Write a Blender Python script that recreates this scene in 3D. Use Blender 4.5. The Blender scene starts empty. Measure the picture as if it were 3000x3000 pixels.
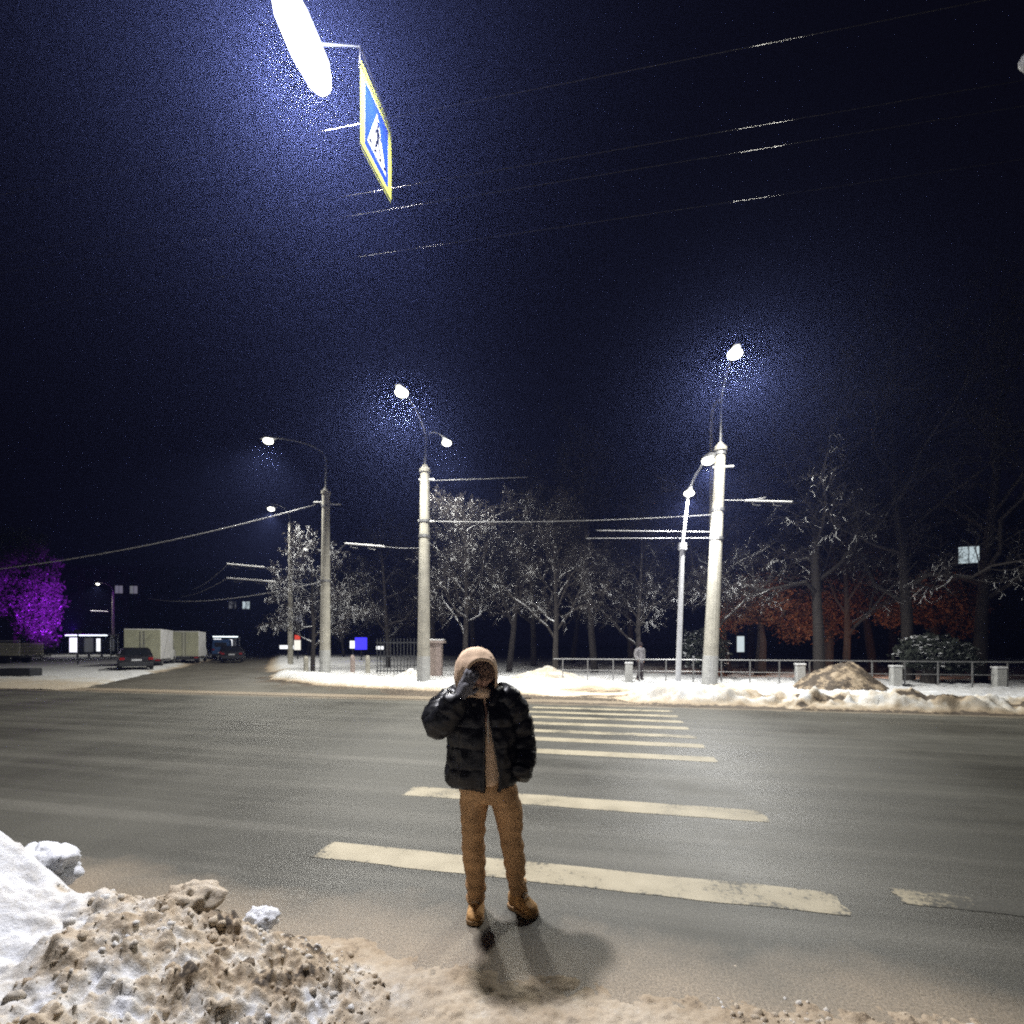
import bpy, bmesh, math, random
import numpy as np
from mathutils import Vector, Matrix, Quaternion, noise as mnoise

# ------------------------------------------------------------------ camera, sky, exposure
scene = bpy.context.scene
COL = scene.collection
cam_data = bpy.data.cameras.new('camera')
cam_data.sensor_width = 36.0
cam_data.lens = 17.28                      # phone ultra-wide
cam_data.shift_y = 0.129
cam_data.clip_start = 0.05
cam_data.clip_end = 1200.0
cam = bpy.data.objects.new('camera', cam_data)
COL.objects.link(cam)
cam.location = (0.0, 0.0, 1.75)
cam.rotation_euler = (math.radians(90), 0, 0)
scene.camera = cam

world = bpy.data.worlds.new('World')
scene.world = world
world.use_nodes = True
wn = world.node_tree
bg = wn.nodes['Background']
sky = wn.nodes.new('ShaderNodeTexSky')
sky.sky_type = 'NISHITA'
sky.sun_disc = False
sky.sun_elevation = math.radians(-8.0)
sky.sun_rotation = math.radians(150.0)
wmix = wn.nodes.new('ShaderNodeMixRGB')
wmix.blend_type = 'ADD'
wmix.inputs['Fac'].default_value = 1.0
wmix.inputs['Color2'].default_value = (0.014, 0.012, 0.028, 1)   # town glow on low cloud
wn.links.new(sky.outputs['Color'], wmix.inputs['Color1'])
wn.links.new(wmix.outputs['Color'], bg.inputs['Color'])
bg.inputs['Strength'].default_value = 0.11

scene.view_settings.view_transform = 'Standard'
scene.view_settings.look = 'None'
scene.view_settings.gamma = 1.0
scene.view_settings.exposure = 0.0
scene.render.engine = 'CYCLES'
cy = scene.cycles
cy.max_bounces = 4
cy.diffuse_bounces = 2
cy.glossy_bounces = 2
cy.transmission_bounces = 3
cy.volume_bounces = 0
cy.transparent_max_bounces = 6
cy.sample_clamp_indirect = 0.8
cy.sample_clamp_direct = 0.0
cy.use_denoising = False            # keep the grain of a night shot
cy.filter_width = 2.1
cy.use_adaptive_sampling = False
cy.sampling_pattern = 'BLUE_NOISE'

# ------------------------------------------------------------------ helpers
PX, HOR, CAMH = 927.0, 1215.0, 1.75

def tag(o, label=None, cat=None, group=None, kind=None):
    if label: o['label'] = label
    if cat: o['category'] = cat
    if group: o['group'] = group
    if kind: o['kind'] = kind
    return o

def empty(name, loc=(0, 0, 0), rz=0.0):
    o = bpy.data.objects.new(name, None)
    o.empty_display_size = 0.2
    COL.objects.link(o)
    o.location = loc
    o.rotation_euler = (0, 0, rz)
    return o

def link_mesh(name, me, material=None, parent=None, smooth=False):
    o = bpy.data.objects.new(name, me)
    COL.objects.link(o)
    if material is not None:
        me.materials.clear()
        me.materials.append(material)
    if parent is not None:
        o.parent = parent
    if smooth:
        me.polygons.foreach_set('use_smooth', np.ones(len(me.polygons), dtype=bool))
    return o

def np_mesh(name, verts, quads):
    verts = np.ascontiguousarray(verts, dtype=np.float32)
    quads = np.ascontiguousarray(quads, dtype=np.int32)
    k = quads.shape[1]
    me = bpy.data.meshes.new(name)
    me.vertices.add(len(verts))
    me.vertices.foreach_set('co', verts.ravel())
    me.loops.add(quads.size)
    me.loops.foreach_set('vertex_index', quads.ravel())
    me.polygons.add(len(quads))
    me.polygons.foreach_set('loop_start', np.arange(0, quads.size, k, dtype=np.int32))
    me.update(calc_edges=True)
    return me

class MB:
    """collects simple solids into one mesh"""
    def __init__(self):
        self.v = []; self.f = []
    def add(self, vs, fs):
        b = len(self.v)
        self.v += [tuple(p) for p in vs]
        self.f += [tuple(b + i for i in q) for q in fs]
        return self
    def box(self, c, s, rot=None):
        sx, sy, sz = s[0] / 2, s[1] / 2, s[2] / 2
        vs = [Vector((x, y, z)) for x in (-sx, sx) for y in (-sy, sy) for z in (-sz, sz)]
        if rot is not None: vs = [rot @ p for p in vs]
        vs = [p + Vector(c) for p in vs]
        return self.add(vs, [(0, 1, 3, 2), (4, 6, 7, 5), (0, 4, 5, 1), (2, 3, 7, 6), (0, 2, 6, 4), (1, 5, 7, 3)])
    def tube(self, pts, radii, n=10, caps=True):
        pts = [Vector(p) for p in pts]
        if not hasattr(radii, '__len__'): radii = [radii] * len(pts)
        rings = []
        up = None
        for i, p in enumerate(pts):
            a = pts[max(i - 1, 0)]; b = pts[min(i + 1, len(pts) - 1)]
            t = (b - a).normalized()
            if up is None:
                ref = Vector((0, 0, 1)) if abs(t.z) < 0.9 else Vector((1, 0, 0))
                x = t.cross(ref).normalized()
            else:
                x = (up - t * up.dot(t)).normalized()
            up = x
            y = t.cross(x)
            rings.append([p + (x * math.cos(2 * math.pi * k / n) + y * math.sin(2 * math.pi * k / n)) * radii[i] for k in range(n)])
        b = len(self.v)
        for r in rings: self.v += [tuple(q) for q in r]
        for i in range(len(rings) - 1):
            for k in range(n):
                k2 = (k + 1) % n
                self.f.append((b + i * n + k, b + i * n + k2, b + (i + 1) * n + k2, b + (i + 1) * n + k))
        if caps:
            self.f.append(tuple(b + k for k in reversed(range(n))))
            self.f.append(tuple(b + (len(rings) - 1) * n + k for k in range(n)))
        return self
    def prism(self, poly, axis_vec):
        """closed polygon (list of 3D points) pushed along axis_vec"""
        a = Vector(axis_vec); n = len(poly)
        vs = [Vector(p) for p in poly] + [Vector(p) + a for p in poly]
        fs = [tuple(range(n)), tuple(reversed(range(n, 2 * n)))]
        fs += [(i, n + i, n + (i + 1) % n, (i + 1) % n) for i in range(n)]
        return self.add(vs, fs)
    def ellipsoid(self, c, r, nu=12, nv=8):
        b = len(self.v); c = Vector(c)
        self.v.append((c.x, c.y, c.z - r[2]))
        for j in range(1, nv):
            th = math.pi * j / nv - math.pi / 2
            for i in range(nu):
                ph = 2 * math.pi * i / nu
                self.v.append((c.x + r[0] * math.cos(th) * math.cos(ph), c.y + r[1] * math.cos(th) * math.sin(ph), c.z + r[2] * math.sin(th)))
        self.v.append((c.x, c.y, c.z + r[2])); top = len(self.v) - 1
        for i in range(nu):
            i2 = (i + 1) % nu
            self.f.append((b, b + 1 + i2, b + 1 + i))
            for j in range(nv - 2):
                q = b + 1 + j * nu
                self.f.append((q + i, q + i2, q + nu + i2, q + nu + i))
            q = b + 1 + (nv - 2) * nu
            self.f.append((q + i, q + i2, top))
        return self
    def build(self, name, material=None, parent=None, smooth=False, bevel=0.0, bevel_seg=2):
        me = bpy.data.meshes.new(name)
        me.from_pydata(self.v, [], self.f)
        bm = bmesh.new(); bm.from_mesh(me)
        bmesh.ops.recalc_face_normals(bm, faces=bm.faces)
        if bevel > 0:
            bmesh.ops.bevel(bm, geom=list(bm.edges), offset=bevel, segments=bevel_seg, profile=0.6, affect='EDGES', clamp_overlap=True)
        bm.to_mesh(me); bm.free()
        return link_mesh(name, me, material, parent, smooth)

def copy_tree(o, parent=None):
    c = o.copy(); COL.objects.link(c); c.parent = parent
    for ch in list(o.children): copy_tree(ch, c)
    return c

def sm(a, b, x):
    t = np.clip((x - a) / (b - a), 0, 1)
    return t * t * (3 - 2 * t)

# ---- vectorised noise
def _hash(ix, iy, seed):
    h = (ix.astype(np.int64) * 374761393 + iy.astype(np.int64) * 668265263 + seed * 1442695041) & 0xFFFFFFFF
    h = ((h ^ (h >> 13)) * 1274126177) & 0xFFFFFFFF
    h = (h ^ (h >> 16)) & 0xFFFFFFFF
    return h / 4294967295.0

def vnoise(x, y, seed=0):
    ix = np.floor(x); iy = np.floor(y)
    fx = x - ix; fy = y - iy
    fx = fx * fx * fx * (fx * (fx * 6 - 15) + 10); fy = fy * fy * fy * (fy * (fy * 6 - 15) + 10)
    a = _hash(ix, iy, seed); b = _hash(ix + 1, iy, seed); c = _hash(ix, iy + 1, seed); d = _hash(ix + 1, iy + 1, seed)
    return (a * (1 - fx) + b * fx) * (1 - fy) + (c * (1 - fx) + d * fx) * fy * 1.0 - 0.5

def fbm(x, y, seed=0, octv=4, gain=0.5):
    s = np.zeros_like(x); amp = 1.0
    for k in range(octv):
        s += amp * vnoise(x * 2 ** k + 13.7 * k, y * 2 ** k - 7.3 * k, seed + k)
        amp *= gain
    return s

def worley(x, y, seed=0):
    ix = np.floor(x); iy = np.floor(y)
    d1 = np.full(x.shape, 9.0)
    idv = np.zeros(x.shape)
    for dx in (-1, 0, 1):
        for dy in (-1, 0, 1):
            cx = ix + dx; cy_ = iy + dy
            px = cx + _hash(cx, cy_, seed); py = cy_ + _hash(cx, cy_, seed + 17)
            d = np.hypot(px - x, py - y)
            m = d < d1
            d1 = np.where(m, d, d1)
            idv = np.where(m, _hash(cx, cy_, seed + 31), idv)
    return d1, idv

def grid_mesh(name, X, Y, Z, attrs, material, keep=None):
    nx, ny = X.shape
    verts = np.stack([X, Y, Z], -1).reshape(-1, 3)
    idx = np.arange(nx * ny).reshape(nx, ny)
    q = np.stack([idx[:-1, :-1], idx[1:, :-1], idx[1:, 1:], idx[:-1, 1:]], -1).reshape(-1, 4)
    if keep is not None:
        kv = keep.reshape(-1)
        q = q[kv[q].any(1)]
        used = np.unique(q); remap = np.full(len(verts), -1); remap[used] = np.arange(len(used))
        verts = verts[used]; q = remap[q]
        attrs = {k: a.reshape(-1)[used] for k, a in attrs.items()}
    me = np_mesh(name, verts, q)
    for k, a in attrs.items():
        at = me.attributes.new(k, 'FLOAT', 'POINT')
        at.data.foreach_set('value', np.ascontiguousarray(a.reshape(-1), dtype=np.float32))
    return link_mesh(name, me, material, None, smooth=True)

# ------------------------------------------------------------------ materials
def new_mat(name):
    m = bpy.data.materials.new(name); m.use_nodes = True
    nt = m.node_tree
    return m, nt, nt.nodes['Principled BSDF']

def N(nt, typ, **kw):
    n = nt.nodes.new(typ)
    for k, v in kw.items():
        if hasattr(n, k): setattr(n, k, v)
        else: n.inputs[k].default_value = v
    return n

def noise_node(nt, scale, detail=4, rough=0.55, coord=None):
    n = nt.nodes.new('ShaderNodeTexNoise')
    n.inputs['Scale'].default_value = scale
    n.inputs['Detail'].default_value = detail
    n.inputs['Roughness'].default_value = rough
    if coord is not None: nt.links.new(coord, n.inputs['Vector'])
    return n

def ramp(nt, fac, stops):
    r = nt.nodes.new('ShaderNodeValToRGB')
    els = r.color_ramp.elements
    while len(els) > 1: els.remove(els[-1])
    els[0].position = stops[0][0]; els[0].color = (*stops[0][1], 1)
    for p, c in stops[1:]:
        e = els.new(p); e.color = (*c, 1)
    nt.links.new(fac, r.inputs['Fac'])
    return r.outputs['Color']

def g3(v): return (v, v, v)

def simple(name, col, rough=0.6, metal=0.0, var=0.18, scale=6.0, bump=0.0, bscale=60.0, spec=0.5, coord='Object'):
    m, nt, b = new_mat(name)
    tc = nt.nodes.new('ShaderNodeTexCoord').outputs[coord]
    n = noise_node(nt, scale, 5, 0.6, tc)
    lo = tuple(max(0, c * (1 - var)) for c in col); hi = tuple(min(1, c * (1 + var)) for c in col)
    nt.links.new(ramp(nt, n.outputs['Fac'], [(0.3, lo), (0.7, hi)]), b.inputs['Base Color'])
    b.inputs['Metallic'].default_value = metal
    b.inputs['Specular IOR Level'].default_value = spec
    rr = ramp(nt, n.outputs['Fac'], [(0.3, g3(max(0.05, rough - 0.08))), (0.7, g3(min(1, rough + 0.08)))])
    nt.links.new(rr, b.inputs['Roughness'])
    if bump > 0:
        n2 = noise_node(nt, bscale, 4, 0.6, tc)
        bp = nt.nodes.new('ShaderNodeBump'); bp.inputs['Strength'].default_value = bump
        bp.inputs['Distance'].default_value = 0.02
        nt.links.new(n2.outputs['Fac'], bp.inputs['Height'])
        nt.links.new(bp.outputs['Normal'], b.inputs['Normal'])
    return m

def emit(name, col, strength):
    m, nt, b = new_mat(name)
    b.inputs['Base Color'].default_value = (*[min(1, c) for c in col], 1)
    b.inputs['Emission Color'].default_value = (*col, 1)
    b.inputs['Emission Strength'].default_value = strength
    m.cycles.emission_sampling = 'NONE'
    return m

RA = math.radians(13.0)                      # the road runs 13 degrees off the picture plane
AX, AY = math.cos(RA), -math.sin(RA)         # along the road
NX, NY = math.sin(RA), math.cos(RA)          # across the road, away from the camera
def road_pt(a, n, z=0.0): return (a * AX + n * NX, a * AY + n * NY, z)

def road_coords(nt):
    """x along the road, y across it"""
    geo = nt.nodes.new('ShaderNodeNewGeometry')
    mp = nt.nodes.new('ShaderNodeMapping'); mp.vector_type = 'POINT'
    mp.inputs['Rotation'].default_value = (0, 0, RA)
    nt.links.new(geo.outputs['Position'], mp.inputs['Vector'])
    return mp.outputs['Vector']

def asphalt_nodes(nt, film=0.85):
    vec = road_coords(nt)
    st = nt.nodes.new('ShaderNodeMapping'); st.inputs['Scale'].default_value = (0.045, 1.0, 1.0)
    nt.links.new(vec, st.inputs['Vector'])
    streak = noise_node(nt, 2.3, 5, 0.62, st.outputs['Vector'])       # salt drawn out by tyres
    patch = noise_node(nt, 0.45, 4, 0.55, vec)
    grain = noise_node(nt, 75.0, 5, 0.75, vec)
    base = ramp(nt, patch.outputs['Fac'], [(0.3, (0.040, 0.0385, 0.031)), (0.7, (0.072, 0.069, 0.055))])
    salt = ramp(nt, streak.outputs['Fac'], [(0.44, g3(0.0)), (0.72, g3(0.55))])
    m1 = nt.nodes.new('ShaderNodeMixRGB'); m1.inputs['Color2'].default_value = (0.145, 0.138, 0.115, 1)
    nt.links.new(salt, m1.inputs['Fac']); nt.links.new(base, m1.inputs['Color1'])
    # thin sandy slush film along both kerbs
    sep = nt.nodes.new('ShaderNodeSeparateXYZ'); nt.links.new(vec, sep.inputs[0])
    fn_ = noise_node(nt, 1.1, 6, 0.65, vec)
    ctr = nt.nodes.new('ShaderNodeMath'); ctr.operation = 'SUBTRACT'; ctr.inputs[1].default_value = 8.55
    nt.links.new(sep.outputs['Y'], ctr.inputs[0])
    ab = nt.nodes.new('ShaderNodeMath'); ab.operation = 'ABSOLUTE'; nt.links.new(ctr.outputs[0], ab.inputs[0])
    ma = nt.nodes.new('ShaderNodeMath'); ma.operation = 'MULTIPLY_ADD'; ma.inputs[1].default_value = 1.1
    nt.links.new(fn_.outputs['Fac'], ma.inputs[0]); nt.links.new(ab.outputs[0], ma.inputs[2])
    mr = nt.nodes.new('ShaderNodeMapRange'); mr.inputs['From Min'].default_value = 5.95; mr.inputs['From Max'].default_value = 6.55
    nt.links.new(ma.outputs[0], mr.inputs['Value'])
    ms = nt.nodes.new('ShaderNodeMixRGB'); ms.inputs['Color2'].default_value = (0.27, 0.215, 0.15, 1)
    mf = nt.nodes.new('ShaderNodeMath'); mf.operation = 'MULTIPLY'; mf.inputs[1].default_value = film
    nt.links.new(mr.outputs[0], mf.inputs[0]); nt.links.new(mf.outputs[0], ms.inputs['Fac'])
    nt.links.new(m1.outputs['Color'], ms.inputs['Color1']); m1 = ms
    gr = ramp(nt, grain.outputs['Fac'], [(0.36, g3(0.40)), (0.64, g3(1.75))])
    m2 = nt.nodes.new('ShaderNodeMixRGB'); m2.blend_type = 'MULTIPLY'; m2.inputs['Fac'].default_value = 0.8
    nt.links.new(m1.outputs['Color'], m2.inputs['Color1']); nt.links.new(gr, m2.inputs['Color2'])
    wet = ramp(nt, patch.outputs['Fac'], [(0.35, g3(0.42)), (0.65, g3(0.62))])
    return vec, m2.outputs['Color'], wet, grain.outputs['Fac']

def mat_asphalt(film=0.85):
    m, nt, b = new_mat('asphalt')
    vec, col, wet, grain = asphalt_nodes(nt, film)
    nt.links.new(col, b.inputs['Base Color'])
    nt.links.new(wet, b.inputs['Roughness'])
    bp = nt.nodes.new('ShaderNodeBump'); bp.inputs['Strength'].default_value = 0.5; bp.inputs['Distance'].default_value = 0.006
    nt.links.new(grain, bp.inputs['Height']); nt.links.new(bp.outputs['Normal'], b.inputs['Normal'])
    return m

def mat_paint():
    """worn road paint: the asphalt shows where it has rubbed off"""
    m, nt, b = new_mat('road_paint')
    vec, col, wet, grain = asphalt_nodes(nt)
    w = noise_node(nt, 26.0, 6, 0.75, vec)
    w2 = noise_node(nt, 1.7, 3, 0.6, vec)
    at = nt.nodes.new('ShaderNodeAttribute'); at.attribute_name = 'wear'
    add = nt.nodes.new('ShaderNodeMath'); add.operation = 'MULTIPLY_ADD'; add.inputs[1].default_value = 0.7
    nt.links.new(w2.outputs['Fac'], add.inputs[0]); nt.links.new(w.outputs['Fac'], add.inputs[2])
    sub = nt.nodes.new('ShaderNodeMath'); sub.operation = 'SUBTRACT'
    nt.links.new(add.outputs[0], sub.inputs[0]); nt.links.new(at.outputs['Fac'], sub.inputs[1])
    fac = ramp(nt, sub.outputs[0], [(0.42, g3(0.0)), (0.56, g3(1.0))])
    pc = ramp(nt, w2.outputs['Fac'], [(0.35, (0.29, 0.25, 0.165)), (0.65, (0.41, 0.36, 0.25))])
    mx = nt.nodes.new('ShaderNodeMixRGB')
    nt.links.new(fac, mx.inputs['Fac']); nt.links.new(col, mx.inputs['Color1']); nt.links.new(pc, mx.inputs['Color2'])
    nt.links.new(mx.outputs['Color'], b.inputs['Base Color'])
    b.inputs['Roughness'].default_value = 0.6
    return m

def mat_snow():
    """snow; the 'dirt' attribute says how much sand and road dirt lies in it"""
    m, nt, b = new_mat('snow')
    geo = nt.nodes.new('ShaderNodeNewGeometry')
    at = nt.nodes.new('ShaderNodeAttribute'); at.attribute_name = 'dirt'
    n1 = noise_node(nt, 9.0, 6, 0.65, geo.outputs['Position'])
    n2 = noise_node(nt, 70.0, 4, 0.7, geo.outputs['Position'])
    a1 = nt.nodes.new('ShaderNodeMath'); a1.operation = 'MULTIPLY_ADD'; a1.inputs[1].default_value = 0.45
    nt.links.new(n1.outputs['Fac'], a1.inputs[0]); nt.links.new(at.outputs['Fac'], a1.inputs[2])
    a2 = nt.nodes.new('ShaderNodeMath'); a2.operation = 'MULTIPLY_ADD'; a2.inputs[1].default_value = 0.30
    nt.links.new(n2.outputs['Fac'], a2.inputs[0]); nt.links.new(a1.outputs[0], a2.inputs[2])
    col = ramp(nt, a2.outputs[0], [(0.34, (0.72, 0.735, 0.77)), (0.50, (0.62, 0.60, 0.56)), (0.72, (0.50, 0.425, 0.325)), (0.92, (0.36, 0.28, 0.19)), (1.0, (0.09, 0.072, 0.055))])
    nt.links.new(col, b.inputs['Base Color'])
    b.inputs['Roughness'].default_value = 0.75
    b.inputs['Specular IOR Level'].default_value = 0.3
    bp = nt.nodes.new('ShaderNodeBump'); bp.inputs['Strength'].default_value = 0.55; bp.inputs['Distance'].default_value = 0.012
    nt.links.new(n2.outputs['Fac'], bp.inputs['Height']); nt.links.new(bp.outputs['Normal'], b.inputs['Normal'])
    return m

def mat_bark(name, bark, snow_amount):
    """bark with snow lying on whatever faces up"""
    m, nt, b = new_mat(name)
    geo = nt.nodes.new('ShaderNodeNewGeometry')
    sp = nt.nodes.new('ShaderNodeSeparateXYZ'); nt.links.new(geo.outputs['True Normal'], sp.inputs[0])
    n = noise_node(nt, 2.2, 3, 0.6, geo.outputs['Position'])
    add = nt.nodes.new('ShaderNodeMath'); add.operation = 'ADD'
    nt.links.new(sp.outputs['Z'], add.inputs[0]); nt.links.new(n.outputs['Fac'], add.inputs[1])
    half = nt.nodes.new('ShaderNodeMath'); half.operation = 'MULTIPLY'; half.inputs[1].default_value = 0.5
    nt.links.new(add.outputs[0], half.inputs[0])
    t = (1.35 - snow_amount) * 0.5
    f = ramp(nt, half.outputs[0], [(t - 0.01, g3(0)), (t + 0.03, g3(1))])
    n2 = noise_node(nt, 14, 4, 0.6, geo.outputs['Position'])
    bc = ramp(nt, n2.outputs['Fac'], [(0.3, tuple(c * 0.6 for c in bark)), (0.7, bark)])
    mx = nt.nodes.new('ShaderNodeMixRGB'); mx.inputs['Color2'].default_value = (0.78, 0.79, 0.81, 1)
    nt.links.new(f, mx.inputs['Fac']); nt.links.new(bc, mx.inputs['Color1'])
    nt.links.new(mx.outputs['Color'], b.inputs['Base Color'])
    b.inputs['Roughness'].default_value = 0.85
    return m

M = {}
M['asphalt'] = mat_asphalt()
M['asphalt_side'] = mat_asphalt(0.12)
M['paint'] = mat_paint()
M['snow'] = mat_snow()
M['bark'] = mat_bark('bark', (0.045, 0.038, 0.032), 0.40)
M['bark_dark'] = mat_bark('dark_bark', (0.035, 0.029, 0.025), 0.0)
M['twig'] = mat_bark('snowy_twigs', (0.05, 0.042, 0.035), 0.20)
M['twig_dark'] = mat_bark('bare_twigs', (0.03, 0.025, 0.022), 0.18)
M['concrete'] = simple('concrete', (0.40, 0.38, 0.32), 0.85, var=0.25, scale=3.0, bump=0.4, bscale=40)
M['whitewash'] = simple('whitewash', (0.46, 0.46, 0.44), 0.8, var=0.2, scale=5.0, bump=0.3)
M['steel'] = simple('galvanised_steel', (0.30, 0.30, 0.30), 0.45, 0.6, var=0.15, scale=8)
M['white_metal'] = simple('white_painted_metal', (0.70, 0.71, 0.74), 0.45, 0.0, var=0.08, scale=5)
M['dark_metal'] = simple('dark_painted_metal', (0.035, 0.037, 0.04), 0.5, 0.2, var=0.2)
M['wire'] = simple('copper_wire', (0.10, 0.095, 0.085), 0.14, 1.0, var=0.1)
M['cable'] = simple('frosted_cable', (0.55, 0.55, 0.56), 0.6, 0.1, var=0.2)
M['rime'] = simple('snow_crusted_rod', (0.80, 0.80, 0.80), 0.7, 0.0, var=0.1)
M['rubber'] = simple('rubber', (0.02, 0.02, 0.02), 0.8, var=0.2)
M['glass_dark'] = simple('dark_window_glass', (0.015, 0.017, 0.02), 0.12, var=0.1, spec=0.6)
M['brick'] = simple('dark_render', (0.035, 0.032, 0.03), 0.9, var=0.25, scale=1.2, bump=0.3, bscale=12)
M['stone'] = simple('pinkish_stone', (0.36, 0.29, 0.26), 0.85, var=0.2, scale=4, bump=0.4)

# ------------------------------------------------------------------ ground, roads, snow
SX, SY = -0.431, 0.902                        # the side street runs away to the left
def side_w(X, Y): return X * 0.902 + Y * 0.431
W_R, W_L = -0.4, -6.6

EA = np.array([-60, -19.6, -19.0, -16.5, -14.1, -9.7, -6.8, -3.0, -0.3, 0.4, 1.2, 60])
EN = np.array([28.0, 26.5, 23.3, 20.2, 18.9, 17.4, 16.9, 16.3, 15.6, 14.7, 14.35, 14.35])

def far_ground(X, Y, fine=True):
    """height and dirt of the far verge"""
    a = X * AX + Y * AY; n = X * NX + Y * NY; w = side_w(X, Y)
    wob = 0.35 * fbm(a * 0.8, n * 0.8, 5, 3)
    d = n - np.interp(a, EA, EN) + wob
    d = np.minimum(d, (w - W_R) + 0.6 * wob)              # right of the side street
    lump = fbm(X * 1.3, Y * 1.3, 11, 4)
    fine_n = fbm(X * 6, Y * 6, 23, 4, 0.6) if fine else 0 * X
    ch, cid = worley(X * 2.6 + 0.3 * fine_n, Y * 2.6, 41) if fine else (0.5 + 0 * X, 0.5 + 0 * X)
    right = sm(0.2, 1.2, a)
    h = sm(0.0, 0.8, d) * (0.20 + 0.10 * lump)
    bank = np.exp(-((d - 0.95) / 0.62) ** 2)
    h += bank * (0.10 + right * (0.10 + 0.10 * lump + 0.12 * (0.25 - ch * ch) * cid))
    h += right * np.exp(-((a - 1.5) / 0.9) ** 2 - ((n - 15.6) / 0.8) ** 2) * 0.22
    h += np.exp(-((X - 1.0) / 1.3) ** 2 - ((Y - 20.3) / 0.7) ** 2) * 0.16
    h += np.exp(-((X + 9.5) / 1.7) ** 2 - ((Y - 23.4) / 1.4) ** 2) * 0.16
    h += sm(0, 0.3, d) * (0.055 * fine_n)
    # trodden path from the crossing to the park
    path = sm(-3.3, -2.3, a + 0.25 * fine_n) * (1 - sm(-0.1, 0.8, a + 0.25 * fine_n)) * (1 - sm(18.6, 20.4, n + 0.5 * lump))
    h = h * (1 - 0.93 * path) + path * (0.02 + 0.02 * fine_n)
    dirt = 0.62 * (1 - sm(0.0, 0.5, d)) + 0.26 * bank * right * sm(0.1, 0.5, ch + 0.5 * lump) + 0.03
    shade_dirt_band = np.exp(-((d - 0.85 - 0.3 * lump) / 0.42) ** 2) * sm(2.5, 5.0, a) * sm(-0.10, 0.12, fbm(a * 1.1, n * 2.6, 77, 4) + 0.05)  # dark band: ledge shade and bare dirt, both put into the colour
    h -= shade_dirt_band * (0.16 + 0.10 * fine_n); dirt = dirt + shade_dirt_band * (0.75 + 0.5 * fine_n)
    h += sm(0.1, 0.6, d) * (1 - sm(1.4, 2.4, d)) * right * (0.14 * (0.25 - ch * ch) + 0.10 * fine_n)
    dirt = np.maximum(dirt, path * (0.42 + 0.5 * lump))
    # left of the side street: flat slush, whiter further off
    left = 1 - sm(W_L - 0.8, W_L, w + wob)
    off = n - 14.6 + wob
    hl = 0.05 * sm(0, 1.5, off) + 0.03 * fine_n * sm(0, 1, off) + 0.10 * sm(6, 12, off)
    dl = 0.34 - 0.30 * sm(1.0, 6.0, off + 2.5 * lump)
    h = np.where(left > 0.02, left * hl - (1 - left) * 0.05, h)
    dirt = np.where(left > 0.02, dl, dirt)
    street = (w > W_L - 0.3) & (d < 0)
    slushy = street & (n > 14.6)
    # thin slush left on the mouth of the side street
    h = np.where(slushy, -0.022 + 0.06 * (lump + 0.3 * fine_n) * (1 - sm(0.3, 1.6, -d)) , h)
    h = np.where(d <= 0, np.minimum(h, np.where(left > 0.02, h, 0.03)), h)
    h = np.where(n < 14.3, np.minimum(h, -0.03), h)
    return h, dirt

def gz(x, y):
    h, _ = far_ground(np.array([[float(x)]]), np.array([[float(y)]]))
    return max(float(h[0, 0]), 0.0)

gm = simple('dark_ground', (0.10, 0.095, 0.09), 0.95, var=0.3, scale=0.5)
gd = MB().add([(-350, -60, -0.10), (350, -60, -0.10), (350, 420, -0.10), (-350, 420, -0.10)], [(0, 1, 2, 3)]).build('ground', gm)
tag(gd, kind='structure')

def strip(name, corners, z, material):
    me = np_mesh(name, np.array([(c[0], c[1], z) for c in corners]), np.array([[0, 1, 2, 3]]))
    o = link_mesh(name, me, material); tag(o, kind='structure'); return o
road = strip('main_road', [road_pt(-110, 0.6), road_pt(80, 0.6), road_pt(80, 15.4), road_pt(-110, 15.4)], 0.0, M['asphalt'])
def sw(w, t):      # point on the side street
    return (0.902 * w - 0.431 * t, 0.431 * w + 0.902 * t)
side = strip('side_street', [sw(-9.5, 12), sw(3.5, 12), sw(3.5, 140), sw(-9.5, 140)], -0.012, M['asphalt_side'])

# far verge, fine near the road and coarse beyond
aa = np.arange(-34, 24, 0.075); nn = np.arange(14.0, 24.0, 0.075)
A, Nn = np.meshgrid(aa, nn, indexing='ij')
X = A * AX + Nn * NX; Y = A * AY + Nn * NY
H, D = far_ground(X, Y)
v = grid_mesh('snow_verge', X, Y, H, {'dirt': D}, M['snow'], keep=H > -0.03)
tag(v, kind='structure')
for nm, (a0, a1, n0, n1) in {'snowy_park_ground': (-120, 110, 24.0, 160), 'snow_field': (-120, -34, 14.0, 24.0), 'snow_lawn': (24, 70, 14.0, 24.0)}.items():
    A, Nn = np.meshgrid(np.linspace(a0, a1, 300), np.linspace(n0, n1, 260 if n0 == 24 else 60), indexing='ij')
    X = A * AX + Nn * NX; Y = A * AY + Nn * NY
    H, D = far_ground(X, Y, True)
    tag(grid_mesh(nm, X, Y, H - 0.002, {'dirt': D}, M['snow'], keep=H > -0.03), kind='structure')

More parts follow.
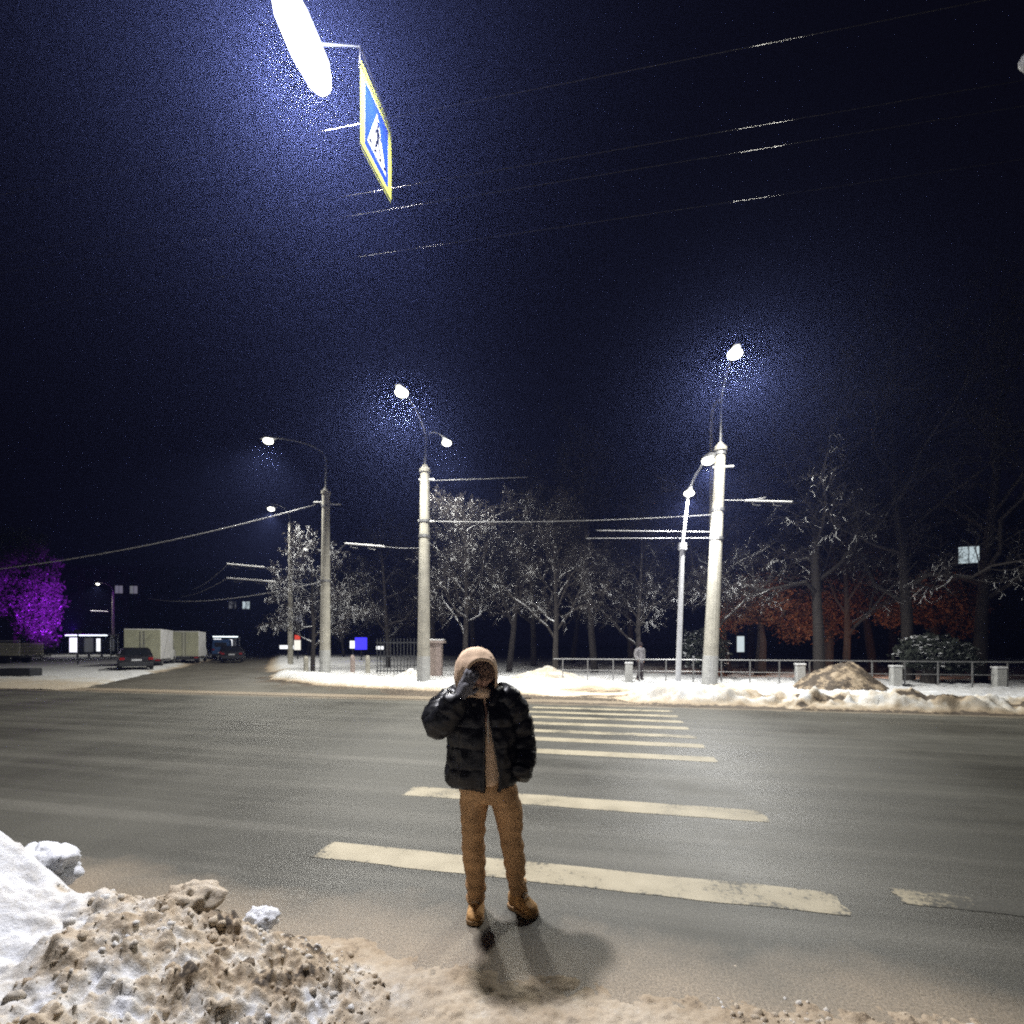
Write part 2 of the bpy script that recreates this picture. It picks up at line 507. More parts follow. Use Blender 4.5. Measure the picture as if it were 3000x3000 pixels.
# near verge: the ploughed bank on the left, sandy slush on the right
def near_ground(X, Y):
    n = X * NX + Y * NY
    f1 = fbm(X * 1.6, Y * 1.6, 71, 4); f2 = fbm(X * 7, Y * 7, 83, 4, 0.6); f3 = fbm(X * 26, Y * 26, 91, 3, 0.6)
    w1, c1 = worley(X * 6.5 + 0.25 * f2, Y * 6.5 + 0.5 * f1, 101)
    w2, c2 = worley(X * 17 + 0.2 * f3, Y * 17, 107)
    w3, c3 = worley(X * 33 + 0.6 * f3, Y * 33 + 0.3 * f2, 113)
    edge = 2.83 + 0.10 * f1 + 0.05 * f2 + 0.0 * X
    slush = sm(0.0, 0.55, edge - n)
    h = -0.016 + slush * 0.030 + slush * (0.012 * f2 + 0.010 * f3 + 0.020 * (0.25 - w2 * w2) * c2 + 0.012 * (0.25 - w3 * w3) * c3)
    # lumps along the kerb on the right
    kl = np.exp(-((n - 2.50 + 0.05 * f1) / 0.16) ** 2) * sm(1.1, 2.0, X)
    h += kl * (0.02 + 0.11 * np.maximum(0.5 - w2, 0) * c2 + 0.06 * f2)
    mid = sm(0.6, 1.6, X) * sm(2.45, 2.25, n)
    h += mid * (0.02 + 0.03 * np.maximum(0.5 - w2, 0) + 0.05 * f2)
    ex = X + 0.16 * f1 + 0.06 * f2 + 0.28 * sm(2.3, 3.0, Y)
    s1 = sm(-0.45, -1.85, ex)
    yfall = 1 - sm(2.42, 2.98, Y - 0.10 * (X + 1.6) + 0.18 * f1)
    front = 0.55 + 0.45 * sm(0.9, 2.2, Y)
    h += yfall * s1 * 0.50 * front
    h += yfall * 0.46 * sm(-1.95, -2.7, X + 0.12 * f1)
    onb = sm(0.02, 0.2, s1) * yfall
    dirty = sm(-2.15, -1.25, X + 0.45 * f1 - 0.26 * (Y - 2.2))          # dirty toward the path
    h += onb * (0.10 * f1 + 0.035 * f2 * (0.3 + dirty) + dirty * (0.20 * np.maximum(0.20 - w1 * w1, 0) * (0.2 + c1) + 0.09 * np.maximum(0.20 - w2 * w2, 0) * (0.3 + c2) + 0.05 * np.maximum(0.20 - w3 * w3, 0) * (0.3 + c3) + 0.020 * f3 + 0.030 * f2))
    h += onb * (1 - dirty) * (0.05 * np.maximum(0.42 - w1, 0) * (c1 > 0.55) - 0.10 * np.maximum(0.30 - w1, 0) * (c1 < 0.16))
    dirt = 0.44 + 0.22 * f1 + 0.12 * f2 + 0.22 * (1 - slush)
    db = 0.02 + dirty * (0.22 + 0.50 * f1 + 0.30 * f3 + 0.30 * f2 + 0.25 * (w1 - 0.4) + 0.22 * (c1 - 0.5)) + (1 - dirty) * 0.5 * np.maximum(0.30 - w1, 0) * (c1 < 0.16) * 3
    dirt = dirt * (1 - onb) + db * onb
    dirt = dirt + kl * (0.25 * c2 + 0.1) + mid * (0.14 * c2 - 0.05)
    dirt = np.where(onb < 0.02, np.minimum(dirt, 0.52), np.minimum(dirt, 0.66))
    return h, dirt

xs = np.concatenate([np.arange(-5.2, -3.0, 0.03), np.arange(-3.0, 3.2, 0.0095), np.arange(3.2, 5.2, 0.03)]); ys = np.arange(0.9, 3.4, 0.0105)
X, Y = np.meshgrid(xs, ys, indexing='ij')
H, D = near_ground(X, Y)
tag(grid_mesh('snowy_pavement', X, Y, H, {'dirt': D}, M['snow'], keep=H > -0.015), kind='structure')
pm = MB().add([(-40, -30, -0.02), (40, -30, -0.02), (40, 0.905, -0.02), (-40, 0.905, -0.02)], [(0, 1, 2, 3)])
o = pm.build('pavement', M['snow']); tag(o, kind='structure')
for sgn in (-1, 1):
    aa2 = np.linspace(5.2, 70, 160); yy2 = np.linspace(-16.0, 18.0, 200)
    X, Y = np.meshgrid(sgn * aa2, yy2, indexing='ij')
    n = X * NX + Y * NY
    Hh = np.where(n < 2.75, 0.10 * sm(2.75, 2.2, n) + 0.05 * fbm(X, Y, 3, 3), -0.05)
    if sgn < 0: Hh = np.where(n < 2.75, Hh + 0.5 * np.exp(-((n - 1.9) / 0.7) ** 2), Hh)
    tag(grid_mesh('snowy_kerbside', X, Y, Hh, {'dirt': 0.2 + 0.3 * fbm(X, Y, 9, 2)}, M['snow'], keep=Hh > -0.04), kind='structure')

# loose clods of frozen snow on the bank: too many to count, one object
rng = np.random.default_rng(4)
bm0 = bmesh.new(); bmesh.ops.create_icosphere(bm0, subdivisions=1, radius=1.0)
ICO_V = np.array([v_.co[:] for v_ in bm0.verts]); ICO_F = np.array([[v_.index for v_ in f_.verts] for f_ in bm0.faces]); bm0.free()
CX = np.concatenate([rng.uniform(-3.0, -0.35, 3800), rng.uniform(1.0, 3.3, 500)])
CY = np.concatenate([rng.uniform(1.25, 2.9, 3800), np.zeros(500)])
CY[3800:] = (2.44 + rng.normal(0, 0.13, 500) - CX[3800:] * NX) / NY
hh, dd = near_ground(CX[None, :], CY[None, :]); hh = hh[0]; dd = dd[0]
ok_ = ((hh > 0.04) & (dd > 0.15)) | (np.arange(4300) >= 3800)
CX, CY, hh = CX[ok_], CY[ok_], hh[ok_]
m_ = len(CX)
near_k = (CX < 0)
R_ = np.where(near_k, 0.004 + 0.024 * rng.random(m_) ** 5, 0.005 + 0.018 * rng.random(m_) ** 3)
Q_ = np.linalg.qr(rng.normal(size=(m_, 3, 3)))[0]
loc_ = ICO_V[None] * (1 + 0.65 * (rng.random((m_, len(ICO_V), 1)) - 0.5)) * (R_[:, None, None] * rng.uniform(0.6, 1.25, (m_, 1, 3)))
V_ = np.einsum('mij,mkj->mki', Q_, loc_) + np.stack([CX, CY, hh - R_ * 0.15], -1)[:, None, :]
F_ = (ICO_F[None] + (np.arange(m_) * len(ICO_V))[:, None, None]).reshape(-1, 3)
o = link_mesh('snow_clods', np_mesh('snow_clods', V_.reshape(-1, 3), F_), M['snow'])
own = np.repeat(0.33 + 0.30 * (rng.random(m_) - 0.5), len(ICO_V))
at = o.data.attributes.new('dirt', 'FLOAT', 'POINT')
pos = np.empty(len(o.data.vertices) * 3, dtype=np.float32); o.data.vertices.foreach_get('co', pos); pos = pos.reshape(-1, 3)
dv = own + 0.45 * vnoise(pos[:, 0] * 5, pos[:, 1] * 5, 7)
at.data.foreach_set('value', np.ascontiguousarray(dv, dtype=np.float32))
tag(o, 'loose frozen clods of dirty snow along the near kerb', 'snow', kind='stuff')

def rock(name, c, r, seed, dirt, label, cat='snow chunk'):
    m = MB().ellipsoid((0, 0, 0), r, 36, 24)
    for i, p in enumerate(m.v):
        p = Vector(p)
        k = 1 + 0.45 * mnoise.noise(p / max(r) * 1.2 + Vector((seed, seed * 2.2, 0))) + 0.30 * mnoise.noise(p / max(r) * 3.5 + Vector((seed, 0, 5))) + 0.14 * mnoise.noise(p / max(r) * 9 + Vector((seed, 0, 5)))
        m.v[i] = tuple(p * k)
    o = m.build(name, M['snow'], smooth=True); o.location = c
    at = o.data.attributes.new('dirt', 'FLOAT', 'POINT')
    at.data.foreach_set('value', np.full(len(o.data.vertices), dirt, dtype=np.float32))
    tag(o, label, cat); return o
def nz(x, y):
    h, _ = near_ground(np.array([[x]]), np.array([[y]])); return float(h[0, 0])
rock('snow_chunk', (-1.36, 2.66, nz(-1.36, 2.66) + 0.05), (0.085, 0.07, 0.055), 1.3, -0.2, 'clean white snow chunk at the right end of the ploughed bank')
rock('snow_chunk', (-1.62, 2.45, nz(-1.62, 2.45) + 0.03), (0.14, 0.11, 0.085), 4.1, 0.36, 'big brown frozen lump in the middle of the ploughed bank')
rock('snow_chunk', (-2.42, 2.50, nz(-2.42, 2.50) + 0.08), (0.20, 0.16, 0.13), 7.7, -0.2, 'large rounded white snow lump at the left edge, topmost')
rock('snow_chunk', (-2.18, 2.55, nz(-2.18, 2.55) + 0.02), (0.10, 0.09, 0.06), 9.2, -0.1, 'small white snow block just right of the topmost lump')

# ------------------------------------------------------------------ crosswalk paint
def stripe(n, a0, a1, wid, wear, seed, wear_end=None):
    t = np.linspace(0, 1, 60); s = np.linspace(-0.5, 0.5, 7)
    T, S = np.meshgrid(t, s, indexing='ij')
    a = a0 + (a1 - a0) * T + 0.03 * vnoise(S * 6 + 3, T * 0 + seed, 3)
    nn_ = n + wid * S * (1 + 0.10 * vnoise(T * 14, S * 2 + seed, 5)) + 0.012 * vnoise(T * 9, T * 0 + seed, 6)
    Xs = a * AX + nn_ * NX; Ys = a * AY + nn_ * NY
    we = wear + 0.09 * sm(0.36, 0.5, np.abs(S)) + 0.16 * sm(0.03, 0.0, np.minimum(T, 1 - T)) + 0.05 * vnoise(T * 5, S + seed, 8)
    if wear_end is not None: we = we + (wear_end - wear) * T
    o = grid_mesh('crosswalk_stripe', Xs, Ys, np.full(Xs.shape, 0.003), {'wear': we}, M['paint'])
    o.parent = road
    return o
for i, (n, wid, wear) in enumerate([(3.72, 0.32, 0.22), (5.44, 0.36, 0.20), (7.94, 0.34, 0.16), (8.95, 0.34, 0.14), (9.80, 0.32, 0.26), (10.75, 0.36, 0.16), (11.65, 0.32, 0.22), (12.5, 0.34, 0.20), (13.4, 0.34, 0.30)]):
    stripe(n, -2.52, 1.42 - 0.02 * (n - 3.7), wid, wear, i * 3.3)
stripe(3.93, 1.83, 2.75, 0.22, 0.22, 50.0, 0.75)

# ------------------------------------------------------------------ street lamps
M['lens_white'] = emit('lit_lamp_lens', (1.0, 0.99, 0.86), 7.0)
M['lens_blue'] = emit('lit_lamp_lens_cool', (0.90, 0.94, 1.0), 9.0)
WARM = (1.0, 0.985, 0.90)
COOL = (0.93, 0.92, 0.97)
PWR = 4700.0

def lamp_head(parent, p, d, power, color=WARM, lens=None, size=1.0, radius=0.6, local=None, cone=142, tilt=0.15, blend=0.7, long_lens=False):
    """housing, lit lens and its light; p world position of the lens, d horizontal direction the arm points"""
    d = Vector((d[0], d[1], 0)).normalized(); s = Vector((-d.y, d.x, 0))
    p = Vector(p) - (local or Vector((0, 0, 0)))
    h = MB()
    L = 0.62 * size; wd = 0.11 * size
    for (t, w, z0, z1) in [(0, 0, 0, 0)]:
        pts = [(-0.55 * L, 0.5 * wd, 0.10, 0.17), (-0.25 * L, wd, 0.07, 0.20), (0.3 * L, wd, 0.07, 0.19), (0.5 * L, 0.55 * wd, 0.08, 0.15)]
        vs = []
        for (t, w, z0, z1) in pts:
            for (sx, zz) in ((-1, z0), (1, z0), (0.7, z1), (-0.7, z1)):
                vs.append(p + d * t + s * (w * sx) + Vector((0, 0, zz * size)))
        fs = [(0, 1, 2, 3), (12, 15, 14, 13)]
        for i in range(3):
            for k in range(4):
                k2 = (k + 1) % 4
                fs.append((4 * i + k, 4 * i + 4 + k, 4 * i + 4 + k2, 4 * i + k2))
        h.add(vs, fs)
    h.build('lamp_head', M['steel'], parent)
    b = MB()
    if long_lens:
        b.tube([p + d * t for t in (-0.47, -0.44, -0.32, 0.0, 0.30, 0.40, 0.44)], [0.03, 0.10, 0.15, 0.17, 0.14, 0.09, 0.03], 16)
    else: b.ellipsoid(p, (0.19 * size, 0.19 * size, 0.11 * size), 16, 10)
    b.build('lens', lens or M['lens_white'], parent, smooth=True)
    # main beam, thrown down and toward the road the arm reaches over
    ld = bpy.data.lights.new('lamp_light', 'SPOT')
    ld.energy = power; ld.color = color; ld.shadow_soft_size = radius
    ld.spot_size = math.radians(cone); ld.spot_blend = blend
    lo = bpy.data.objects.new('lamp_light', ld); COL.objects.link(lo)
    lo.parent = parent; lo.location = p + Vector((0, 0, -0.20 * size))
    lo.rotation_euler = (d * tilt + Vector((0, 0, -1))).to_track_quat('-Z', 'Y').to_euler()
    return lo

def bez(p0, p1, p2, p3, n=10):
    out = []
    for i in range(n + 1):
        t = i / n
        out.append(Vector(p0) * (1 - t) ** 3 + Vector(p1) * 3 * t * (1 - t) ** 2 + Vector(p2) * 3 * t * t * (1 - t) + Vector(p3) * t ** 3)
    return out

def pole(name, label, base, top, r0, r1, tube_top, arms, rings=(), brackets=(), shaft='concrete', wash=True, group='street lamps'):
    """base/top of the thick shaft, then a steel tube to tube_top and arms [(lens point, power, colour, size)]"""
    bz = gz(base[0], base[1])
    O = Vector((base[0], base[1], bz))
    e = empty(name, O)
    B = Vector((base[0], base[1], bz - 0.15)) - O; T = Vector(top) - O; TT = Vector(tube_top) - O
    MB().tube([B, B.lerp(T, 0.5), T], [r0, (r0 + r1) / 2, r1], 14).build('shaft', M[shaft], e, smooth=False)
    if wash:
        q = B.lerp(T, 0.14)
        MB().tube([B, q], [r0 + 0.004, r0 * 0.97 + 0.004], 14).build('painted_base', M['whitewash'], e)
    MB().tube([T + Vector((0, 0, -0.02)), T + Vector((0, 0, 0.10)), T + Vector((0, 0, 0.16)), T + Vector((0, 0, 0.30))], [r1 * 1.25, r1 * 1.28, r1 * 0.9, 0.07], 14).build('cap', M[shaft], e)
    MB().tube([T + Vector((0, 0, 0.1)), TT], [0.055, 0.045], 8).build('steel_tube', M['steel'], e)
    for t in rings:
        q = B.lerp(T, t); r = r0 + (r1 - r0) * t
        MB().tube([q + Vector((0, 0, -0.05)), q + Vector((0, 0, 0.05))], r + 0.03, 14).build('clamp_ring', M['steel'], e)
    for (t, dx, dy, L) in brackets:
        q = B.lerp(T, t); r = r0 + (r1 - r0) * t
        d = Vector((dx, dy, 0)).normalized()
        MB().tube([q - d * (r + 0.05), q + d * (r + L)], 0.04, 8).build('bracket', M['rime'], e)
    for (lp, power, color, size) in arms:
        l = Vector(lp) - O
        d = Vector((l.x - TT.x, l.y - TT.y, 0))
        end = l - d.normalized() * 0.30 * size + Vector((0, 0, 0.13 * size))
        dz = end.z - TT.z
        pts = bez(TT - Vector((0, 0, 0.15)), TT + Vector((0, 0, dz * 0.55)), end - d * 0.45 - Vector((0, 0, dz * 0.12)), end, 10)
        MB().tube(pts, [0.045 - 0.012 * i / 10 for i in range(11)], 8).build('arm', M['steel'], e)
        lamp_head(e, Vector(lp), d, power, color, None, size, 0.6, O)
    tag(e, label, 'street lamp', group)
    return e

L_P2A = (-3.95, 17.6, 10.75); L_P2B = (-2.92, 22.0, 10.75)
pole('street_lamp', 'tall concrete street lamp with two lit heads, behind the standing man', (-3.6, 20.0), (-3.55, 20.0, 8.75), 0.265, 0.18, (-3.5, 20.0, 10.1),
     [(L_P2A, PWR, WARM, 1.25), (L_P2B, PWR * 0.7, WARM, 1.1)], rings=(0.70, 0.77), brackets=((0.77, 1, 0.1, 0.18), (0.965, 1, 0, 0.22)))
pole('street_lamp', 'concrete street lamp with one long arm by the side street corner', (-9.4, 24.7), (-9.35, 24.7, 9.3), 0.265, 0.18, (-9.35, 24.7, 11.1),
     [((-12.25, 24.7, 11.95), PWR, WARM, 1.25)], rings=(0.52, 0.93), brackets=((0.945, 1, 0.1, 0.55), (0.955, -1, 0.1, 0.45)))
pole('street_lamp', 'thick leaning concrete street lamp on the right snow bank', (7.38, 18.4), (7.80, 18.4, 9.0), 0.28, 0.185, (7.82, 18.35, 10.9),
     [((7.30, 16.1, 11.25), PWR * 1.1, WARM, 1.25)], rings=(0.63, 0.75, 0.985), brackets=((0.93, 1, -0.2, 0.30),))

# slim white lamp with two heads, and its twin further off whose arm shows above
e = empty('street_lamp', (6.07, 18.0, gz(6.07, 18.0)))
O = Vector(e.location); z0 = -0.1
MB().tube([(0, 0, z0), (0.17, 0, 5.25 - O.z)], [0.10, 0.085], 12).build('shaft', M['white_metal'], e)
MB().tube([(0.17, 0, 5.2 - O.z), (0.175, 0, 5.45 - O.z)], [0.16, 0.15], 12).build('collar', M['white_metal'], e)
MB().tube([(0.175, 0, 5.4 - O.z), (0.40, 0, 7.35 - O.z)], [0.06, 0.045], 10).build('steel_tube', M['white_metal'], e)
MB().tube(bez((0.40, 0, 7.3 - O.z), (0.5, -0.1, 7.7 - O.z), (0.62, -0.3, 8.0 - O.z), (0.72, -0.75, 8.22 - O.z), 8), 0.04, 8).build('arm', M['white_metal'], e)
lamp_head(e, Vector((6.78, 17.0, 8.08)), (0.2, -1), PWR * 0.36, (1, 1, 0.97), None, 1.1, 0.12, O)
lamp_head(e, Vector((6.43, 17.85, 7.22)), (-0.2, -1), PWR * 0.26, (0.97, 0.98, 1.0), None, 0.95, 0.12, O)
tag(e, 'slim white metal lamp with two lit heads beside the leaning lamp', 'street lamp', 'street lamps')
e = empty('bracket_post', (8.6, 21.2, gz(8.6, 21.2)))
O = Vector(e.location)
MB().tube([(0, 0, -0.1), (0, 0, 8.6)], [0.10, 0.08], 10).build('shaft', M['concrete'], e)
MB().tube(bez((0, 0, 8.5), (0, 0, 11.3), (-0.1, 0, 12.0), (0.45, 0, 12.05), 10), 0.07, 8).build('hooked_arm', M['concrete'], e)
tag(e, 'thin grey post with a hooked top behind the slim white lamp', 'post')

# near lamp over the crossing: it lights the man and the foreground; its pole stands left of the picture
LN = Vector((-2.2, 5.22, 8.1))
e = empty('street_lamp', (-5.4, 1.6, 0))
O = Vector(e.location)
MB().tube([(0, 0, -0.1), (0, 0, 8.4)], [0.22, 0.15], 14).build('shaft', M['concrete'], e)
MB().tube(bez((0, 0, 8.3), (0.2, 0.3, 9.0), (1.5, 2.4, 9.3), LN - O + Vector((-0.06, -0.45, 0.14)), 12), 0.045, 8).build('arm', M['steel'], e)
near_light = lamp_head(e, LN, (0.12, 1.0), PWR * 0.84, COOL, M['lens_blue'], 1.35, 0.26, O, 176, 0.0, 0.2, True)
tag(e, 'blinding blue-white street lamp overhead at the top of the picture', 'street lamp', 'street lamps')

# lamp head poking in at the right edge
e = empty('street_lamp', (8.4, 1.9, 0)); O = Vector(e.location)
MB().tube([(0, 0, -0.1), (0, 0, 6.6)], [0.12, 0.09], 12).build('shaft', M['steel'], e)
MB().tube(bez((0, 0, 6.5), (0, 0, 7.4), (-1.8, 1.2, 7.4), (-3.30, 2.50, 7.18), 10), 0.03, 8).build('arm', M['steel'], e)
MB().ellipsoid((-3.50, 2.62, 7.14), (0.22, 0.12, 0.07), 16, 8).build('lamp_head', M['white_metal'], e, smooth=True)
tag(e, 'unlit pale lamp head jutting in at the upper right edge', 'street lamp', 'street lamps')

# far lamps
def far_lamp(x, y, z, power, size, label, armdx=-1.4):
    e = empty('street_lamp', (x, y, gz(x, y))); O = Vector(e.location)
    MB().tube([(0, 0, -0.2), (0, 0, z - 1.3)], [0.2, 0.13], 8).build('shaft', M['concrete'], e)
    MB().tube(bez((0, 0, z - 1.4), (0, 0, z - 0.3), (armdx * 0.4, 0, z), (armdx, 0, z + 0.05), 6), 0.05, 6).build('arm', M['steel'], e)
    lamp_head(e, Vector((x + armdx, y, z)), (armdx, 0), power, WARM, None, size, 0.15, O)
    tag(e, label, 'street lamp', 'street lamps')
far_lamp(-16.0, 35.5, 11.5, PWR * 0.8, 1.2, 'distant lit street lamp just left of the long-armed lamp')
far_lamp(-19.5, 51.0, 11.6, PWR * 0.6, 1.1, 'distant small street lamp above the snowy corner tree', -2.0)
far_lamp(-56.8, 70.0, 10.3, PWR * 0.4, 1.1, 'far small street lamp above the lit shelter', -2.2)

# ------------------------------------------------------------------ overhead wires
def wire(p0, p1, r, label, sag=0.0, material='wire', n=16, name='overhead_wire', cat='wire', group='overhead wires'):
    p0 = Vector(p0); p1 = Vector(p1)
    pts = [p0.lerp(p1, i / n) - Vector((0, 0, sag * 4 * (i / n) * (1 - i / n))) for i in range(n + 1)]
    o = MB().tube([p - p0 for p in pts], r, 5).build(name, M[material], smooth=True)
    o.location = p0
    tag(o, label, cat, group); return o
WB = math.radians(10.0)
def wpt(a, x0, y0, z): return (x0 + a * math.cos(WB), y0 - a * math.sin(WB), z)
for (x0, y0, lab) in ((-1.16, 4.0, 'contact wire passing behind the middle of the crosswalk sign'),
                      (-1.34, 4.62, 'contact wire crossing just above the lower tip of the sign'),
                      (-1.40, 4.84, 'contact wire crossing the lower tip of the sign'),
                      (-1.50, 5.36, 'lowest contact wire below the hanging sign')):
    wire(wpt(-50, x0 * 1.4, y0 * 1.4, 7.7), wpt(20, x0 * 1.4, y0 * 1.4, 7.7), 0.0027, lab)
wire((-9.9, 24.7, 8.75), (-40.0, 27.0, 5.2), 0.026, 'heavy sagging cable from the corner lamp to the left edge', 1.0, 'cable')
wire((-9.1, 24.7, 5.0), (-34.0, 46.0, 6.0), 0.02, 'thin cable running left behind the snowy corner tree', 0.6, 'cable')
wire((-3.3, 20.0, 6.75), (7.6, 18.4, 6.6), 0.010, 'thin span wire between the two concrete lamps', 0.12, 'cable')
wire((-3.3, 20.0, 8.4), (0.6, 19.0, 8.2), 0.010, 'short stay wire right of the two-headed lamp', 0.0, 'cable')
wire((3.2, 18.6, 6.05), (7.5, 18.4, 5.95), 0.014, 'upper of two short wires by the slim white lamp', 0.0, 'cable')
wire((2.8, 18.6, 5.75), (7.5, 18.4, 5.72), 0.010, 'lower of two short wires by the slim white lamp', 0.0, 'cable')
wire((7.8, 18.4, 7.15), (9.3, 18.0, 7.12), 0.014, 'short wire from the leaning lamp to the white rod', 0.06, 'cable')

wire((-3.75, 20.0, 5.66), (-5.25, 20.0, 5.72), 0.007, 'short stay wire from the two-headed lamp to its white rod', 0.03, 'cable')
wire((-6.75, 20.0, 5.85), (-9.2, 24.5, 6.2), 0.007, 'stay wire from the white rod back to the corner lamp', 0.10, 'cable')
wire((-9.6, 24.7, 4.75), (-11.85, 24.5, 4.86), 0.007, 'short stay wire from the corner lamp to the lower white rod', 0.03, 'cable')
wire((-9.6, 24.7, 5.45), (-12.4, 24.5, 5.58), 0.007, 'short stay wire from the corner lamp to the upper white rod', 0.03, 'cable')
wire((-14.15, 24.5, 5.75), (-26.0, 40.0, 6.2), 0.007, 'wire running on leftward from the upper white rod', 0.2, 'cable')
wire((-14.15, 24.5, 5.05), (-27.0, 40.0, 5.6), 0.007, 'wire running on leftward from the lower white rod', 0.2, 'cable')
def rod(p0, p1, r, label):
    p0 = Vector(p0); p1 = Vector(p1)
    e = empty('insulated_rod', p0)
    MB().tube([(0, 0, 0), p1 - p0], r, 8).build('rod', M['rime'], e)
    d = (p1 - p0)
    for t in (0.15, 0.6):
        MB().tube([d * t, d * t + Vector((0.0, 0.0, -0.14)), d * (t + 0.18) + Vector((0, 0, -0.16))], 0.012, 6).build('hanger', M['steel'], e)
    tag(e, label, 'wire rod', 'snow-crusted rods on the contact wires')
rod((8.55, 18.0, 7.0), (10.2, 17.9, 6.93), 0.035, 'white snow-crusted rod right of the leaning lamp')
rod((-6.8, 20.0, 5.85), (-5.2, 20.0, 5.72), 0.035, 'white snow-crusted rod left of the two-headed lamp')
rod((-14.2, 24.5, 5.75), (-12.35, 24.5, 5.58), 0.035, 'upper white rod left of the corner lamp')
rod((-14.2, 24.5, 5.05), (-11.8, 24.5, 4.86), 0.04, 'lower white rod left of the corner lamp')
rod((-60.0, 70.0, 6.5), (-57.5, 70.0, 6.4), 0.06, 'far white rod beneath the small lamp above the shelter')

# ------------------------------------------------------------------ hanging crosswalk sign
M['sign_yellow'] = simple('fluorescent_yellow_film', (0.86, 0.90, 0.14), 0.45, var=0.06)
M['sign_blue'] = simple('blue_film', (0.02, 0.07, 0.52), 0.4, var=0.06)
M['sign_white'] = simple('white_film', (0.82, 0.84, 0.86), 0.4, var=0.05)
M['sign_black'] = simple('black_film', (0.02, 0.02, 0.025), 0.5, var=0.1)
for k_ in ('sign_yellow', 'sign_blue', 'sign_white'):          # thin plastic faces let light through
    nt = M[k_].node_tree; b_ = nt.nodes['Principled BSDF']; out_ = nt.nodes['Material Output']
    tl = nt.nodes.new('ShaderNodeBsdfTranslucent'); mxs = nt.nodes.new('ShaderNodeMixShader'); mxs.inputs['Fac'].default_value = 0.045
    nt.links.new(b_.inputs['Base Color'].links[0].from_socket, tl.inputs['Color'])
    nt.links.new(b_.outputs[0], mxs.inputs[1]); nt.links.new(tl.outputs[0], mxs.inputs[2]); nt.links.new(mxs.outputs[0], out_.inputs['Surface'])
se = empty('crosswalk_sign', (-1.49, 5.43, 6.93))
# local u = along the face (away from the camera), w = up, nrm = toward the camera side
fu = Vector((0.10, 0.87, 0.19)).normalized(); fn = Vector((0.99, -0.115, 0.0)).normalized()
fw = Vector((0, 0, 1))
def sp(u, w_, k): return Vector((0, 0, 0.42)) + fu * u + fw * w_ + fn * k
def plate(name, poly, k0, k1, material, parent=se):
    n = len(poly)
    vs = [sp(u, w_, k0) for u, w_ in poly] + [sp(u, w_, k1) for u, w_ in poly]
    fs = [tuple(range(n)), tuple(range(2 * n - 1, n - 1, -1))] + [(i, (i + 1) % n, n + (i + 1) % n, n + i) for i in range(n)]
    return MB().add(vs, fs).build(name, material, parent)
def sq(h, cut=0.05):
    return [(-h + cut, -h), (h - cut, -h), (h, -h + cut), (h, h - cut), (h - cut, h), (-h + cut, h), (-h, h - cut), (-h, -h + cut)]
ro, ri = sq(0.45, 0.03), sq(0.338, 0.03)
vs = [sp(u, w_, 0.0) for poly in (ro, ri) for u, w_ in poly]
fs = [(i, (i + 1) % 8, 8 + (i + 1) % 8, 8 + i) for i in range(8)]
MB().add(vs, fs).build('border', M['sign_yellow'], se)
h_ = 0.337
TLc, TRc, BRc, BLc = (-h_, h_), (h_, h_), (h_, -h_), (-h_, -h_)
tA, tB, tC = (0.0, 0.262), (0.275, -0.245), (-0.275, -0.245)
bm_ = MB()
for k in (0.0005,):
    for poly in ((TLc, TRc, tA), (TRc, BRc, tB, tA), (BRc, BLc, tC, tB), (BLc, TLc, tA, tC)):
        bm_.add([sp(u, w_, k) for u, w_ in poly], [tuple(range(len(poly)))])
bm_.build('blue_panel', M['sign_blue'], se)
MB().add([sp(u, w_, 0.001) for u, w_ in (tC, tB, tA)], [(0, 1, 2)]).build('white_triangle', M['sign_white'], se)
for w0 in (-0.40, 0.40):
    MB().tube([sp(-0.44, w0, -0.016), sp(0.44, w0, -0.016)], 0.012, 6).build('back_rail', M['steel'], se)
man = empty('pedestrian_symbol'); man.parent = se
def bar(a, b, w0):
    a = Vector((a[0], a[1], 0)); b = Vector((b[0], b[1], 0)); d = (b - a).normalized(); s = Vector((-d.y, d.x, 0)) * w0
    return [(p.x, p.y) for p in (a - s, b - s, b + s, a + s)]
ped = MB()
k0, k1 = 0.0085, 0.0105
def pl(poly, kk=0.0):
    n = len(poly); vs = [sp(u, w_, k0 + kk) for u, w_ in poly] + [sp(u, w_, k1 + kk) for u, w_ in poly]
    ped.add(vs, [tuple(range(n)), tuple(range(2 * n - 1, n - 1, -1))] + [(i, (i + 1) % n, n + (i + 1) % n, n + i) for i in range(n)])
pl([(0.0 + 0.03 * math.cos(t * math.pi / 5), 0.135 + 0.03 * math.sin(t * math.pi / 5)) for t in range(10)])
pl(bar((0.0, 0.10), (0.0, -0.04), 0.034)); pl(bar((0.0, -0.03), (-0.075, -0.17), 0.02), 0.0004); pl(bar((0.0, -0.03), (0.07, -0.17), 0.02), 0.0008)
pl(bar((0.0, 0.08), (-0.085, -0.01), 0.014), 0.0012); pl(bar((0.0, 0.08), (0.085, 0.0), 0.014), 0.0016)
pobj = ped.build('pedestrian_symbol', M['sign_black'], se)
bpy.data.objects.remove(man)
for i in range(4):
    x = -0.21 + i * 0.14
    plate('symbol_stripe', bar((x - 0.04, -0.225), (x + 0.035, -0.185), 0.016), 0.0085, 0.0102, M['sign_black'])
